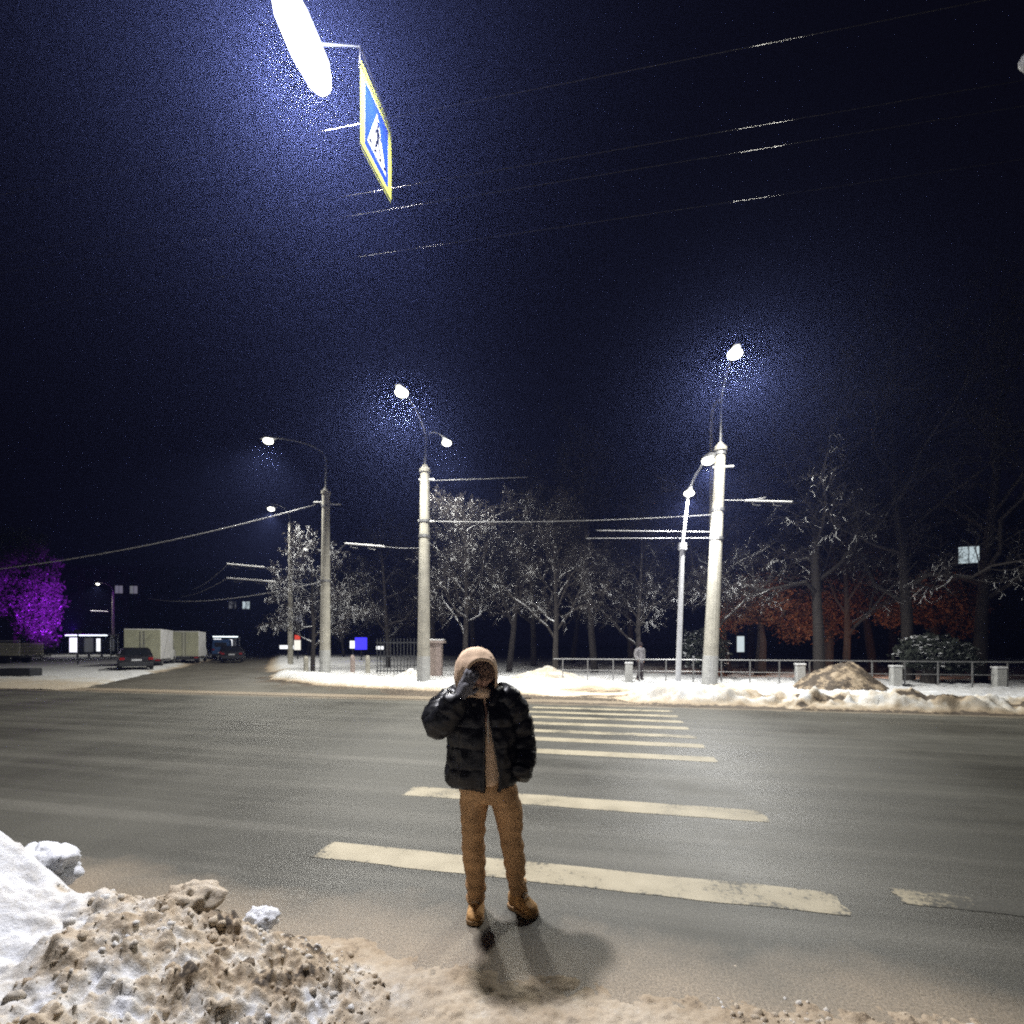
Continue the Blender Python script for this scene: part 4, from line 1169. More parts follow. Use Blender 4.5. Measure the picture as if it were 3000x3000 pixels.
# lit shelter
M['lightbox'] = emit('shelter_lightbox', (0.95, 0.97, 1.0), 1.3)
M['lighttube'] = emit('shelter_tube_light', (0.85, 0.97, 1.0), 3.0)
def shelter(loc, rz, wid, label, power):
    e = empty('bus_shelter', loc, rz)
    MB().box((0, 0, 2.75), (wid, 1.9, 0.14)).build('roof', M['rime'], e)
    MB().box((0, -0.96, 2.66), (wid - 0.2, 0.04, 0.10)).build('roof_light', M['lighttube'], e)
    MB().box((-wid / 2 + 0.55, -0.3, 1.55), (0.9, 0.12, 1.7)).build('lightbox', M['lightbox'], e)
    MB().box((wid * 0.18, -0.3, 1.55), (0.35, 0.12, 1.5)).build('lightbox', M['lightbox'], e)
    for x in (-wid / 2 + 0.06, wid * 0.32, wid / 2 - 0.06): MB().box((x, 0.8, 1.35), (0.1, 0.1, 2.7)).build('post', M['steel'], e)
    MB().box((0, 0.86, 1.4), (wid - 0.2, 0.03, 2.0)).build('back_pane', M['glass_dark'], e)
    MB().box((0.1, 0.3, 0.5), (1.8, 0.4, 0.06)).build('bench_seat', M['steel'], e)
    for x in (-0.6, 0.8): MB().box((x, 0.3, 0.24), (0.06, 0.35, 0.46)).build('bench_leg', M['steel'], e)
    tag(e, label, 'bus shelter', 'lit bus shelters')
shelter((-49.5, 58.0, 0.1), 0.1, 4.7, 'lit white bus shelter right of the purple tree', 150)
shelter((-39.8, 68.5, 0.1), 0.4, 3.2, 'small lit shelter far down the side street', 120)
# lit kiosk sign, blue sign, advertising pillar
def lit_sign(loc, wd, ht, mt, label, top=None):
    e = empty('lit_sign', loc)
    MB().tube([(0, 0, -0.2), (0, 0, 1.0)], 0.06, 8).build('post', M['dark_metal'], e)
    MB().box((0, 0, 1.0 + ht / 2), (wd, 0.2, ht)).build('cabinet', M['dark_metal'], e)
    MB().box((0, -0.11, 1.0 + ht / 2), (wd - 0.1, 0.03, ht - 0.1)).build('lit_face', mt, e)
    if top is not None: MB().box((0, -0.11, 1.0 + ht + 0.25), (wd * 0.7, 0.1, 0.45)).build('lit_header', top, e)
    tag(e, label, 'lit sign', 'lit signs down the street')
M['blue_lit'] = emit('blue_lit_face', (0.04, 0.03, 1.0), 1.6)
M['red_lit'] = emit('red_lit_face', (1.0, 0.10, 0.06), 0.5)
lit_sign((-14.1, 46.0, 0.2), 1.2, 1.2, M['blue_lit'], 'glowing blue sign far off between the two left lamps')
lit_sign((-15.0, 46.3, 0.3), 0.55, 0.8, M['lightbox'], 'small white lit sign left of the blue one')
lit_sign((-12.4, 46.3, 0.2), 0.8, 0.4, M['lightbox'], 'narrow white lit sign right of the blue one')
lit_sign((-22.0, 50.5, 0.1), 0.75, 1.1, M['lit_window_warm'], 'white lit panel with a red header left of the corner lamp', M['red_lit'])
lit_sign((-28.0, 62.0, 0.1), 2.6, 0.55, M['lightbox'], 'long white lit board far down the side street')
lit_sign((14.6, 31.5, 0.2), 0.55, 1.1, M['lit_window'], 'tall bluish lit panel seen through the park trees')

# ------------------------------------------------------------------ haze: frosty night air round everything
hz = MB().box((0, 130, 32), (620, 520, 68)).build('haze', None)
hm = bpy.data.materials.new('frosty_air'); hm.use_nodes = True
hnt = hm.node_tree
for n_ in list(hnt.nodes): hnt.nodes.remove(n_)
out = hnt.nodes.new('ShaderNodeOutputMaterial')
pv = hnt.nodes.new('ShaderNodeVolumePrincipled')
pv.inputs['Color'].default_value = (0.30, 0.38, 1.0, 1)
pv.inputs['Density'].default_value = 0.0014
pv.inputs['Anisotropy'].default_value = 0.76
hnt.links.new(pv.outputs['Volume'], out.inputs['Volume'])
hm.cycles.volume_sampling = 'EQUIANGULAR'
hz.data.materials.append(hm)
tag(hz, kind='stuff')

# ------------------------------------------------------------------ people
M['skin'] = simple('skin', (0.46, 0.27, 0.20), 0.55, var=0.12, scale=20)
M['hair'] = simple('brown_hair', (0.24, 0.145, 0.10), 0.65, var=0.4, scale=40, bump=0.8, bscale=120)
M['jacket'] = simple('black_puffer_nylon', (0.008, 0.008, 0.010), 0.40, var=0.3, scale=14, bump=0.25, bscale=20, spec=0.32)
M['hoodie'] = simple('peach_beige_fleece', (0.80, 0.58, 0.40), 0.95, var=0.08, scale=18, bump=0.2, bscale=160)
M['trousers'] = simple('tan_cotton', (0.50, 0.305, 0.155), 0.9, var=0.16, scale=9, bump=0.4, bscale=90)
M['boot'] = simple('wheat_nubuck', (0.60, 0.34, 0.13), 0.8, var=0.2, scale=22, bump=0.3, bscale=120)
M['sole'] = simple('tan_rubber_sole', (0.40, 0.25, 0.12), 0.75, var=0.2, scale=25)
M['shaded_hand'] = simple('grey_shaded_hand', (0.20, 0.195, 0.215), 0.9, var=0.3, scale=40, bump=0.6, bscale=160)  # grey tone stands in for hand skin lying in shade

def vsmooth(keys, t):
    """piecewise smooth interpolation of rows [t, a, b, ...]"""
    ks = np.array(keys, dtype=float)
    out = []
    for c in range(1, ks.shape[1]):
        out.append(np.interp(t, ks[:, 0], ks[:, c]))
    return out

def loft(rings, closed=True, cap=True):
    """rings: list of lists of points -> MB"""
    m = MB(); n = len(rings[0])
    for r in rings: m.v += [tuple(p) for p in r]
    for i in range(len(rings) - 1):
        for k in range(n if closed else n - 1):
            k2 = (k + 1) % n
            m.f.append((i * n + k, i * n + k2, (i + 1) * n + k2, (i + 1) * n + k))
    if cap and closed:
        m.f.append(tuple(reversed(range(n)))); m.f.append(tuple((len(rings) - 1) * n + k for k in range(n)))
    return m

def limb(m, pts, radii, n=14, sub=4, flat=1.0):
    """smooth tapered tube with rounded ends through joints, added to MB m"""
    pts = [Vector(p) for p in pts]
    P, R = [], []
    for i in range(len(pts) - 1):
        a = pts[max(i - 1, 0)]; b = pts[i]; c = pts[i + 1]; d = pts[min(i + 2, len(pts) - 1)]
        for k in range(sub):
            t = k / sub
            P.append(0.5 * ((2 * b) + (c - a) * t + (2 * a - 5 * b + 4 * c - d) * t * t + (3 * b - a - 3 * c + d) * t ** 3))
            R.append(radii[i] * (1 - t) + radii[i + 1] * t)
    P.append(pts[-1]); R.append(radii[-1])
    d0 = (P[0] - P[1]).normalized(); d1 = (P[-1] - P[-2]).normalized()
    P = [P[0] + d0 * R[0] * 0.75, P[0] + d0 * R[0] * 0.45] + P + [P[-1] + d1 * R[-1] * 0.45, P[-1] + d1 * R[-1] * 0.75]
    R = [R[0] * 0.35, R[0] * 0.8] + R + [R[-1] * 0.8, R[-1] * 0.35]
    m.tube(P, R, n)
    return m

def remesh(mb, name, material, parent, voxel, smooth_it=6, wrinkle=0.0, wscale=9.0, fn=None):
    o = mb.build(name, material, None)
    md = o.modifiers.new('r', 'REMESH'); md.mode = 'VOXEL'; md.voxel_size = voxel
    s = o.modifiers.new('s', 'SMOOTH'); s.iterations = smooth_it; s.factor = 0.5
    dg = bpy.context.evaluated_depsgraph_get()
    me = bpy.data.meshes.new_from_object(o.evaluated_get(dg))
    old = o.data; o.modifiers.clear(); o.data = me; bpy.data.meshes.remove(old)
    me.materials.clear(); me.materials.append(material)
    if wrinkle > 0 or fn:
        nv = len(me.vertices)
        co = np.empty(nv * 3, dtype=np.float32); no = np.empty(nv * 3, dtype=np.float32)
        me.vertices.foreach_get('co', co); me.vertices.foreach_get('normal', no)
        co = co.reshape(-1, 3).astype(float); no = no.reshape(-1, 3).astype(float)
        if wrinkle > 0:
            amp = np.array([mnoise.noise(Vector((p[0] * wscale, p[1] * wscale, p[2] * wscale * 0.8))) + 0.45 * mnoise.noise(Vector((p[0] * wscale * 2.3 + p[2] * wscale * 1.5, p[1] * wscale * 2.3 + 9, p[2] * wscale * 2.2))) for p in co])
            co += no * (wrinkle * amp)[:, None]
        if fn: co = fn(co, no)
        me.vertices.foreach_set('co', np.ascontiguousarray(co, dtype=np.float32).ravel()); me.update()
    me.polygons.foreach_set('use_smooth', np.ones(len(me.polygons), dtype=bool))
    o.parent = parent
    return o

# ---------------- the man on the crossing; local x to the picture's right, -y toward the camera, z up
MAN = Vector((-0.125, 3.16, 0.006))
SH_L = (-0.245, 0.02, 1.385); EL_L = (-0.325, -0.185, 1.265); WR_L = (-0.185, -0.245, 1.425)
SH_R = (0.105, 0.02, 1.385); EL_R = (0.195, 0.06, 1.135); WR_R = (0.172, -0.055, 0.975)
HD = Vector((-0.074, -0.036, 1.570))
FACE = Vector((0.28, -0.86, -0.42)).normalized()           # he looks down and a little to his left
RIGHT = FACE.cross(Vector((0, 0, 1))).normalized(); UPF = RIGHT.cross(FACE).normalized()
def hp(r, u, f): return HD + RIGHT * r + UPF * u + FACE * f

body = MB()
limb(body, [(-0.04, 0.0, 0.90), (-0.055, 0.01, 1.10), (-0.07, 0.0, 1.28), (-0.075, 0.01, 1.38)], [0.125, 0.115, 0.13, 0.10], 18)
limb(body, [(-0.075, 0.01, 1.36), (-0.075, -0.005, 1.45), tuple(HD + Vector((0, 0.015, -0.03)))], [0.06, 0.052, 0.05])
limb(body, [(-0.075, 0.01, 1.38), SH_L, EL_L, WR_L], [0.06, 0.06, 0.047, 0.034])
limb(body, [(-0.075, 0.01, 1.38), SH_R, EL_R, WR_R, (0.10, -0.03, 1.0)], [0.06, 0.06, 0.047, 0.034, 0.034])
limb(body, [(-0.11, 0.0, 0.88), (-0.122, 0.0, 0.50), (-0.11, 0.03, 0.10)], [0.085, 0.058, 0.042])
limb(body, [(0.05, 0.02, 0.88), (0.115, 0.03, 0.50), (0.160, 0.08, 0.10)], [0.085, 0.058, 0.042])
# head: skull, jaw, nose, brow, cheeks, lips, ears
hb = len(body.v)
def blob(c, r):
    b0 = len(body.v)
    body.ellipsoid((0, 0, 0), r, 16, 12)
    for i in range(b0, len(body.v)):
        p = Vector(body.v[i]); body.v[i] = tuple(Vector(c) + RIGHT * p.x + FACE * p.y + UPF * p.z)
blob(hp(0, 0.03, -0.012), (0.074, 0.094, 0.09)); blob(hp(0, -0.045, 0.030), (0.056, 0.062, 0.068)); blob(hp(0, -0.095, 0.058), (0.026, 0.022, 0.020))
blob(hp(0, -0.012, 0.094), (0.012, 0.020, 0.030)); blob(hp(0, -0.030, 0.102), (0.016, 0.014, 0.012)); blob(hp(0, 0.030, 0.070), (0.052, 0.020, 0.014))
blob(hp(0, -0.062, 0.084), (0.024, 0.011, 0.007)); blob(hp(0, -0.074, 0.082), (0.021, 0.011, 0.007))
for s in (-1, 1):
    blob(hp(s * 0.036, -0.024, 0.064), (0.026, 0.022, 0.022)); blob(hp(s * 0.078, -0.005, -0.01), (0.010, 0.020, 0.030))
# right hand (picture left): palm against the face, four bent fingers and a thumb
PALM = [Vector(WR_L), Vector((-0.155, -0.225, 1.490)), Vector((-0.130, -0.205, 1.535))]
hand_axis = (PALM[2] - PALM[0]).normalized(); side = Vector((0.78, 0.05, -0.62)); side = (side - hand_axis * side.dot(hand_axis)).normalized()
inw = hand_axis.cross(side); inw = inw if inw.y > 0 else -inw
FING = []
for k, (off, ln) in enumerate(((-0.032, 0.068), (-0.011, 0.082), (0.011, 0.086), (0.032, 0.078))):
    b0 = PALM[2] + side * off + hand_axis * (0.004 - abs(off) * 0.25)
    k1 = b0 + hand_axis * ln * 0.42 + inw * 0.004 + side * off * 0.12
    k2 = k1 + hand_axis * ln * 0.30 + inw * ln * 0.26
    k3 = k2 + hand_axis * ln * 0.12 + inw * ln * 0.26
    FING.append([PALM[1].lerp(b0, 0.55), b0, k1, k2, k3])
tb = PALM[0].lerp(PALM[2], 0.38) + side * 0.034
THUMB = [PALM[0].lerp(PALM[2], 0.2) + side * 0.012, tb, tb + side * 0.026 + hand_axis * 0.024 + inw * 0.006, tb + side * 0.034 + hand_axis * 0.050 + inw * 0.016]
def hand(m, g):
    for o_ in (-0.026, -0.009, 0.009, 0.026):
        limb(m, [PALM[0] + side * o_ * 0.5, PALM[1] + side * o_, PALM[2] + side * o_], [0.017 + g, 0.016 + g, 0.013 + g], 10, 3)
    for f in FING: limb(m, f, [0.011 + g, 0.0105 + g, 0.0095 + g, 0.0088 + g, 0.0078 + g], 10, 3)
    limb(m, THUMB, [0.015 + g, 0.013 + g, 0.011 + g, 0.009 + g], 10, 3)
hand(body, 0.0)
person = remesh(body, 'person', M['skin'], None, 0.0065, 4)
person.location = MAN
tag(person, 'man in open black puffer jacket and tan trousers standing on crosswalk, hand over face', 'person')

# eyes and brows sit on the head
for s in (-1, 1):
    MB().ellipsoid(hp(s * 0.032, 0.006, 0.079), (0.012, 0.010, 0.007), 10, 6).build('eye', M['whitewash'], person, smooth=True)

# grey layer over the hand, coloured as skin in shade
gm_ = MB(); hand(gm_, 0.0035)
limb(gm_, [Vector(WR_L).lerp(Vector(EL_L), 0.25), Vector(WR_L), PALM[1]], [0.040, 0.036, 0.034], 14, 3)
remesh(gm_, 'shaded_hand', M['shaded_hand'], person, 0.005, 2)

# trousers: hips and two legs in one cloth
tr = MB()
rings = []
for z in np.linspace(0.74, 1.0, 14):
    cx, rx, ry = vsmooth([(0.70, -0.018, 0.175, 0.125), (0.82, -0.034, 0.192, 0.14), (0.92, -0.045, 0.185, 0.135), (1.0, -0.05, 0.170, 0.125)], z)
    rings.append([(cx + rx * math.copysign(abs(math.cos(t)) ** 0.85, math.cos(t)), 0.015 + ry * math.sin(t), z) for t in np.linspace(0, 2 * math.pi, 28, endpoint=False)])
lf = loft(rings); tr.add(lf.v, lf.f)
LEGL = [(0.84, -0.115, 0.012, 0.098), (0.70, -0.122, 0.0, 0.092), (0.56, -0.124, -0.012, 0.079), (0.46, -0.123, -0.010, 0.073), (0.34, -0.118, 0.012, 0.069), (0.22, -0.112, 0.028, 0.064), (0.12, -0.108, 0.03, 0.060), (0.075, -0.106, 0.028, 0.054)]
LEGR = [(0.84, 0.060, 0.015, 0.098), (0.70, 0.088, 0.018, 0.094), (0.56, 0.112, 0.02, 0.080), (0.46, 0.126, 0.024, 0.072), (0.34, 0.137, 0.045, 0.068), (0.22, 0.150, 0.068, 0.063), (0.13, 0.162, 0.08, 0.058), (0.085, 0.166, 0.08, 0.052)]
for leg in (LEGL, LEGR):
    rings = []
    ks = sorted(leg)
    for z in np.linspace(ks[0][0], ks[-1][0], 60):
        cx, cy_, r = vsmooth([(k[0], k[1], k[2], k[3]) for k in ks], z)
        bag = 0.004 * math.sin(z * 95 + cx * 20) * max(0.0, 1 - z / 0.36) + 0.004 * math.sin(z * 60) * (0.38 < z < 0.6)
        rings.append([(cx + (r + bag) * math.cos(t), cy_ + (r + bag) * 1.08 * math.sin(t), z + 0.012 * math.sin(t * 2 + z * 30) * (z < 0.3)) for t in np.linspace(0, 2 * math.pi, 22, endpoint=False)])
    lf = loft(rings); tr.add(lf.v, lf.f)
def crease(co, no):
    z = co[:, 2]; t = np.sin(z * 70 + co[:, 0] * 45 + 2.0 * np.sin(co[:, 0] * 30)) * np.clip((0.50 - z) / 0.25, 0, 1) * 0.004
    t += np.sin(co[:, 0] * 60 - z * 40) * np.exp(-((z - 0.74) / 0.06) ** 2) * 0.004
    return co + no * t[:, None]
remesh(tr, 'trousers', M['trousers'], person, 0.0085, 3, 0.013, 8.0, crease)

# hoodie body (shows in the open jacket) with pocket and neck
hd = MB(); rings = []
for z in np.linspace(0.86, 1.47, 34):
    cx, cy_, rx, ry = vsmooth([(0.86, -0.05, 0.01, 0.178, 0.138), (0.90, -0.05, 0.01, 0.186, 0.148), (1.1, -0.062, 0.005, 0.178, 0.140), (1.3, -0.07, 0.01, 0.18, 0.13), (1.40, -0.075, 0.01, 0.14, 0.10), (1.47, -0.075, 0.0, 0.085, 0.085)], z)
    rings.append([(cx + rx * math.cos(t), cy_ + ry * math.sin(t), z) for t in np.linspace(0, 2 * math.pi, 28, endpoint=False)])
lf = loft(rings); hd.add(lf.v, lf.f)
hoodie = remesh(hd, 'hoodie', M['hoodie'], person, 0.010, 4, 0.006, 10.0)
MB().tube([(-0.02, -0.146, 1.33), (-0.024, -0.152, 1.24), (-0.018, -0.154, 1.14)], 0.0045, 6).build('drawstring', M['whitewash'], hoodie, smooth=True)

# hood: thick cloth shell open toward the face
HC = Vector((-0.104, -0.022, 1.575)); HR = Vector((0.138, 0.160, 0.152))
OD = Vector((0.36, -0.90, -0.26)).normalized()
def hood_surface(nu=72, nv=30):
    o1 = OD.orthogonal().normalized(); o2 = OD.cross(o1)
    vs, fs = [], []
    for j in range(nv + 1):
        ang = math.radians(47 + (178 - 47) * j / nv)
        for i in range(nu):
            ph = 2 * math.pi * i / nu
            d = OD * math.cos(ang) + (o1 * math.cos(ph) + o2 * math.sin(ph)) * math.sin(ang)
            k = 1 + 0.035 * mnoise.noise(d * 3.0) + 0.015 * mnoise.noise(d * 8.0)
            p = HC + Vector((d.x * HR.x, d.y * HR.y, d.z * HR.z)) * k
            if d.z < 0.0:                                      # below the crown the cloth hangs straight to the collar
                hor = max(math.hypot(d.x, d.y), 0.35)
                kf = 1 + (1 / hor - 1) * 0.75 + 0.05 * mnoise.noise(Vector((d.x * 6, d.y * 6, 2.0)))
                p.x = HC.x + (p.x - HC.x) * kf; p.y = HC.y + (p.y - HC.y) * min(kf, 1.15); p.z += 0.03 * d.z
            # rolled rim
            if j < 2: p += OD * 0.006 * (2 - j)
            vs.append(p)
    for j in range(nv):
        for i in range(nu):
            i2 = (i + 1) % nu
            fs.append((j * nu + i, j * nu + i2, (j + 1) * nu + i2, (j + 1) * nu + i))
    return MB().add(vs, fs)
hood = hood_surface().build('hood', M['hoodie'], hoodie, smooth=True)
sd = hood.modifiers.new('thick', 'SOLIDIFY'); sd.thickness = 0.013; sd.offset = -1
cowl = MB()
for (r, z, x, y) in ((0.098, 1.455, -0.082, 0.0), (0.090, 1.475, -0.084, 0.0)):
    cowl.tube([(x + r * math.cos(t), y + r * 1.05 * math.sin(t) - 0.005, z - 0.03 * math.sin(t + 1.2) - (0.02 if math.sin(t) < 0 else 0)) for t in np.linspace(0, 2 * math.pi, 25)], 0.024, 10)
remesh(cowl, 'cowl', M['hoodie'], hoodie, 0.008, 5, 0.004, 14)

# hair: a mop of curls falling over the forehead
hr = MB(); rnd = random.Random(12)
blobs_h = []
for i in range(240):
    th = rnd.uniform(-2.2, 2.2); el = rnd.uniform(-0.12, 1.25)
    d = (RIGHT * math.sin(th) * math.cos(el) + FACE * math.cos(th) * math.cos(el) + UPF * math.sin(el)).normalized()
    p = HD + RIGHT * (d.dot(RIGHT) * 0.080) + FACE * (d.dot(FACE) * 0.100) + UPF * (0.030 + d.dot(UPF) * 0.090)
    if d.dot(FACE) > 0.2: p = p - UPF * 0.012
    s = d.orthogonal().normalized(); s.rotate(Quaternion(d, rnd.random() * 6.28)); q = d.cross(s)
    r = rnd.uniform(0.010, 0.017)
    pts = [p + d * (0.004 + 0.008 * math.sin(t * 1.3)) + s * r * math.cos(t) + q * r * math.sin(t) - UPF * (t * 0.0035) for t in np.linspace(0, 5.2, 8)]
    hr.tube(pts, [0.0035, 0.006, 0.007, 0.007, 0.007, 0.0065, 0.005, 0.003], 5)
b0 = len(hr.v); hr.ellipsoid((0, 0, 0), (0.078, 0.098, 0.086), 20, 14)
for i in range(b0, len(hr.v)):
    p = Vector(hr.v[i]); q = p.copy()
    if q.z < -0.02: q.z = -0.02
    if q.y > 0.03 and q.z < 0.02: q.y = 0.03
    hr.v[i] = tuple(HD + RIGHT * q.x + FACE * (q.y) + UPF * (0.034 + q.z))
hr.build('hair', M['hair'], person, smooth=True)

# puffer jacket: open shell with quilted baffles, two sleeves, collar
def puff(s, pitch, ph=0.0): return abs(math.sin(math.pi * s / pitch + ph)) ** 0.55
jk = MB(); NR = 84
JK = [(0.845, -0.072, 0.010, 0.232, 0.176), (0.88, -0.074, 0.010, 0.240, 0.184), (1.0, -0.068, 0.008, 0.232, 0.180), (1.15, -0.064, 0.006, 0.226, 0.172), (1.28, -0.068, 0.008, 0.218, 0.160), (1.36, -0.072, 0.012, 0.200, 0.142), (1.42, -0.076, 0.014, 0.160, 0.118), (1.46, -0.078, 0.012, 0.118, 0.106), (1.485, -0.080, 0.010, 0.108, 0.104)]
OPN = [(0.845, 0.000, 0.046), (0.95, 0.000, 0.044), (1.1, -0.012, 0.030), (1.22, -0.024, 0.018), (1.34, -0.040, 0.010), (1.42, -0.050, 0.010), (1.485, -0.055, 0.030)]
zs = np.linspace(0.845, 1.485, 120)
rings = []
for iz, z in enumerate(zs):
    cx, cy_, rx, ry = vsmooth(JK, z); xo, w_ = vsmooth(OPN, z)
    t0 = math.asin(max(-0.95, min(0.95, (xo + w_ - cx) / rx))); t1 = math.asin(max(-0.95, min(0.95, (xo - w_ - cx) / rx))) + 2 * math.pi
    ring = []
    for k in range(NR):
        u = k / (NR - 1)
        t = t0 + (t1 - t0) * u
        edge = min(u, 1 - u) * 40
        wrk = mnoise.noise(Vector((math.sin(t) * 4, math.cos(t) * 4, z * 9))) * 0.018 + mnoise.noise(Vector((math.sin(t) * 11, math.cos(t) * 11, z * 22))) * 0.009
        pf = 0.010 * puff(z - 0.845 + 0.010 * mnoise.noise(Vector((math.sin(t) * 2, math.cos(t) * 2, z * 3))), 0.128) * min(1.0, 0.3 + edge * 0.3) + wrk - 0.012
        if z < 0.87: pf -= 0.012 * (0.87 - z) / 0.025
        sx, cxs = math.sin(t), -math.cos(t)
        ring.append((cx + (rx + pf) * math.copysign(abs(sx) ** 0.9, sx), cy_ + (ry + pf) * math.copysign(abs(cxs) ** 0.9, cxs), z - 0.018 * max(0.0, -cxs) * 0 - (0.02 * math.exp(-edge * 0.6) if z < 0.9 else 0)))
    rings.append(ring)
lf = loft(rings, closed=False)
jacket_body = lf.build('jacket', M['jacket'], person, smooth=True)
sd = jacket_body.modifiers.new('thick', 'SOLIDIFY'); sd.thickness = 0.020; sd.offset = -1
def sleeve(joints, radii, name, cuff_r):
    pts = [Vector(p) for p in joints]
    P, R = [], []
    sub = 26
    for i in range(len(pts) - 1):
        a = pts[max(i - 1, 0)]; b = pts[i]; c = pts[i + 1]; d = pts[min(i + 2, len(pts) - 1)]
        for k in range(sub):
            t = k / sub
            P.append(0.5 * ((2 * b) + (c - a) * t + (2 * a - 5 * b + 4 * c - d) * t * t + (3 * b - a - 3 * c + d) * t ** 3)); R.append(radii[i] * (1 - t) + radii[i + 1] * t)
    P.append(pts[-1]); R.append(radii[-1])
    s = 0.0; R2 = []
    for i in range(len(P)):
        if i: s += (P[i] - P[i - 1]).length
        R2.append(R[i] - 0.008 + 0.014 * puff(s, 0.115))
    d1 = (P[-1] - P[-2]).normalized()
    P += [P[-1] + d1 * 0.012, P[-1] + d1 * 0.030]; R2 += [cuff_r + 0.004, cuff_r]
    m = MB().tube(P, R2, 26)
    for i, p in enumerate(m.v):
        q = Vector(p)
        c = min(range(0, len(P)), key=lambda j: (P[j] - q).length_squared)
        d = (q - P[c]); 
        if d.length > 1e-5:
            m.v[i] = tuple(q + d.normalized() * (0.016 * mnoise.noise(q * 13) + 0.010 * mnoise.noise(q * 29)))
    return m.build(name, M['jacket'], jacket_body, smooth=True)
sleeve([(-0.15, 0.025, 1.40), (-0.255, -0.005, 1.375), (-0.315, -0.10, 1.315), (-0.318, -0.185, 1.262), (-0.262, -0.225, 1.325), (-0.198, -0.243, 1.412)], [0.090, 0.098, 0.100, 0.098, 0.085, 0.062], 'sleeve', 0.045)
sleeve([(0.01, 0.025, 1.40), (0.10, 0.02, 1.375), (0.160, 0.045, 1.25), (0.192, 0.055, 1.12), (0.196, -0.01, 1.00), (0.178, -0.07, 0.935)], [0.085, 0.096, 0.088, 0.084, 0.080, 0.070], 'sleeve', 0.058)
# stand-up collar flaps either side of the opening
for s, xs in ((-1, -0.115), (1, 0.005)):
    c = MB(); limb(c, [(xs + s * 0.045, -0.035, 1.455), (xs + s * 0.012, -0.085, 1.435), (xs - s * 0.005, -0.118, 1.375)], [0.030, 0.032, 0.026], 12, 5)
    remesh(c, 'collar', M['jacket'], jacket_body, 0.007, 4, 0.004, 20)
# zip edge and pocket welts
for sgn in (-1, 1):
    pts = []
    for z in np.linspace(0.86, 1.40, 14):
        cx, cy_, rx, ry = vsmooth(JK, z); xo, w_ = vsmooth(OPN, z)
        x = xo + sgn * (w_ + 0.004); q = max(0.0, 1 - abs((x - cx) / rx) ** 2.2) ** 0.5
        pts.append((x, cy_ - ry * q - 0.004, z))
    MB().tube(pts, 0.004, 5).build('zip', M['dark_metal'], jacket_body, smooth=True)

# boots
def boot(ank, toe_dir, L, z0, name):
    d = Vector((toe_dir[0], toe_dir[1], 0)).normalized(); s = Vector((-d.y, d.x, 0))
    A0 = Vector((ank[0], ank[1], z0))
    m = MB(); rings = []
    sec = [(-0.085, 0.020, 0.020, 0.075), (-0.075, 0.040, 0.012, 0.115), (-0.04, 0.050, 0.010, 0.150), (0.0, 0.050, 0.010, 0.158), (0.04, 0.048, 0.010, 0.135), (0.08, 0.049, 0.010, 0.100), (0.12, 0.053, 0.010, 0.082), (0.155, 0.051, 0.010, 0.072), (0.180, 0.040, 0.012, 0.060), (0.195, 0.022, 0.018, 0.044)]
    for (t, w_, zl, zh) in sec:
        ring = []
        for a in np.linspace(0, 2 * math.pi, 20, endpoint=False):
            cz = (zl + zh) / 2; hz_ = (zh - zl) / 2
            ring.append(A0 + d * t * L + s * (w_ * math.copysign(abs(math.cos(a)) ** 0.7, math.cos(a))) + Vector((0, 0, cz + hz_ * math.copysign(abs(math.sin(a)) ** 0.75, math.sin(a)))))
        rings.append(ring)
    lf = loft(rings); m.add(lf.v, lf.f)
    m.tube([A0 + Vector((0, 0, 0.10)), A0 + Vector((0, 0, 0.185))], [0.050, 0.052], 18)
    bo = remesh(m, name, M['boot'], person, 0.006, 3, 0.003, 20)
    so = MB(); pr = []
    for (t, w_) in ((-0.092, 0.022), (-0.078, 0.044), (-0.03, 0.054), (0.04, 0.051), (0.11, 0.057), (0.155, 0.055), (0.185, 0.043), (0.203, 0.022)): pr.append((t * L, w_))
    poly = [A0 + d * t + s * w_ for t, w_ in pr] + [A0 + d * t - s * w_ for t, w_ in reversed(pr)]
    so.prism(poly, (0, 0, 0.026)).build('sole', M['sole'], bo, bevel=0.004)
    cu = MB(); cu.tube([A0 + Vector((0.05 * math.cos(t), 0.05 * math.sin(t), 0.178)) for t in np.linspace(0, 2 * math.pi, 21)], 0.010, 8).build('padded_cuff', M['sole'], bo, smooth=True)
    top = [A0 + d * (0.045 + 0.018 * k) * L + Vector((0, 0, 0.142 - 0.014 * k)) for k in range(4)]
    for p in top: MB().tube([p - s * 0.026, p + Vector((0, 0, 0.008)), p + s * 0.026], 0.0035, 5).build('lace', M['whitewash'], bo, smooth=True)
    return bo
boot((-0.106, 0.045, 0), (-0.02, -1.0), 0.82, 0.0, 'boot')
boot((0.166, 0.085, 0), (0.70, -0.72), 0.80, 0.0, 'boot')

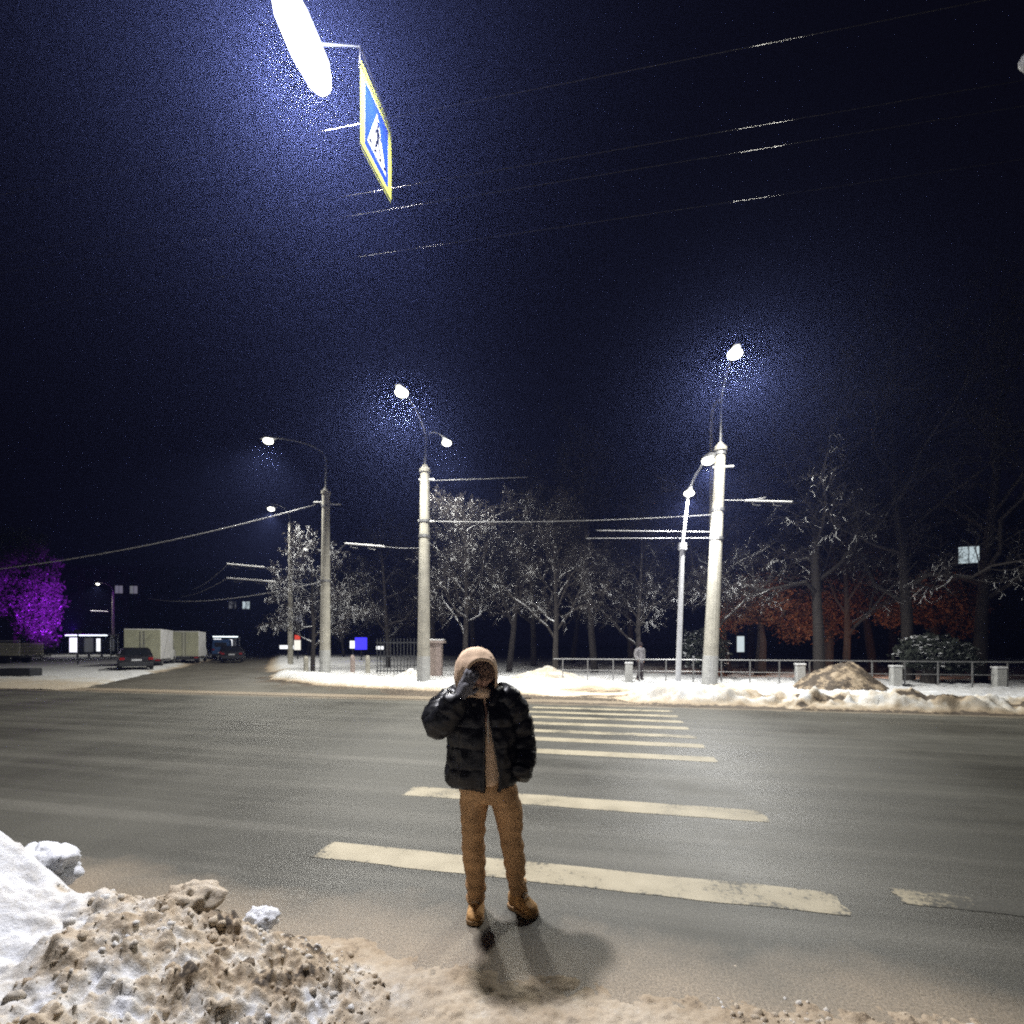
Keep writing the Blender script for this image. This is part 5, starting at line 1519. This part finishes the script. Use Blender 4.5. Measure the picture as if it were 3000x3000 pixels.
# ---------------- the far pedestrian, walking away on the path edge
PX_, PY_ = 5.55, 21.3
pb = MB()
limb(pb, [(0, 0, 0.86), (0, 0.01, 1.1), (0, 0, 1.33)], [0.12, 0.12, 0.11], 14)
limb(pb, [(0, 0, 1.33), (0.01, -0.01, 1.46), (0.01, -0.02, 1.56)], [0.055, 0.05, 0.085], 12)
limb(pb, [(0, 0, 1.34), (-0.19, 0, 1.32), (-0.24, 0.03, 1.08), (-0.2, -0.1, 0.9), (-0.19, -0.14, 0.83)], [0.06, 0.055, 0.045, 0.033, 0.03], 10)
limb(pb, [(0, 0, 1.34), (0.19, 0, 1.32), (0.25, 0.06, 1.08), (0.24, 0.05, 0.86), (0.24, 0.04, 0.78)], [0.06, 0.055, 0.045, 0.033, 0.03], 10)
limb(pb, [(-0.07, 0, 0.86), (-0.06, -0.06, 0.47), (-0.10, 0.06, 0.08), (-0.14, 0.0, 0.04)], [0.085, 0.06, 0.045, 0.04], 10)
limb(pb, [(0.07, 0, 0.86), (0.08, 0.0, 0.47), (0.10, 0.02, 0.08), (0.08, -0.10, 0.04)], [0.085, 0.06, 0.045, 0.04], 10)
walker = remesh(pb, 'person', M['skin'], None, 0.012, 4)
walker.location = (PX_, PY_, gz(PX_, PY_) - 0.02); walker.rotation_euler = (0, 0, 0.5); walker.scale = (0.97, 0.97, 0.97)
M['grey_coat'] = simple('grey_quilted_coat', (0.22, 0.21, 0.22), 0.7, var=0.25, scale=9, bump=0.4)
M['dark_cloth'] = simple('dark_cloth', (0.03, 0.022, 0.025), 0.9, var=0.2)
pc = MB()
limb(pc, [(0, 0, 0.84), (0, 0.01, 1.1), (0, 0, 1.36)], [0.16, 0.165, 0.14], 16)
limb(pc, [(0, 0, 1.36), (-0.19, 0, 1.33), (-0.25, 0.03, 1.08), (-0.20, -0.1, 0.92)], [0.09, 0.085, 0.075, 0.06], 12)
limb(pc, [(0, 0, 1.36), (0.19, 0, 1.33), (0.26, 0.06, 1.08), (0.25, 0.05, 0.88)], [0.09, 0.085, 0.075, 0.06], 12)
remesh(pc, 'coat', M['grey_coat'], walker, 0.012, 3, 0.012, 8)
pt = MB()
limb(pt, [(-0.07, 0, 0.88), (-0.06, -0.06, 0.47), (-0.10, 0.06, 0.10)], [0.105, 0.08, 0.062], 12)
limb(pt, [(0.07, 0, 0.88), (0.08, 0.0, 0.47), (0.10, 0.02, 0.10)], [0.105, 0.08, 0.062], 12)
remesh(pt, 'trousers', M['dark_cloth'], walker, 0.012, 3, 0.008, 8)
pk = MB(); pk.ellipsoid((0.01, 0.005, 1.585), (0.108, 0.115, 0.115), 16, 12)
remesh(pk, 'woolly_hat', M['dark_cloth'], walker, 0.012, 2)
for x, y, dx, dy in ((-0.10, 0.06, -0.5, -1), (0.10, 0.02, -0.2, -1)):
    d = Vector((dx, dy, 0)).normalized()
    b = MB(); limb(b, [Vector((x, y, 0.05)) - d * 0.03, Vector((x, y, 0.05)) + d * 0.14], [0.05, 0.042], 10); limb(b, [(x, y, 0.05), (x, y, 0.16)], [0.05, 0.052], 10)
    remesh(b, 'boot', M['dark_cloth'], walker, 0.01, 2)
tag(walker, 'pedestrian in a grey coat and dark trousers walking on the snowy path', 'person')
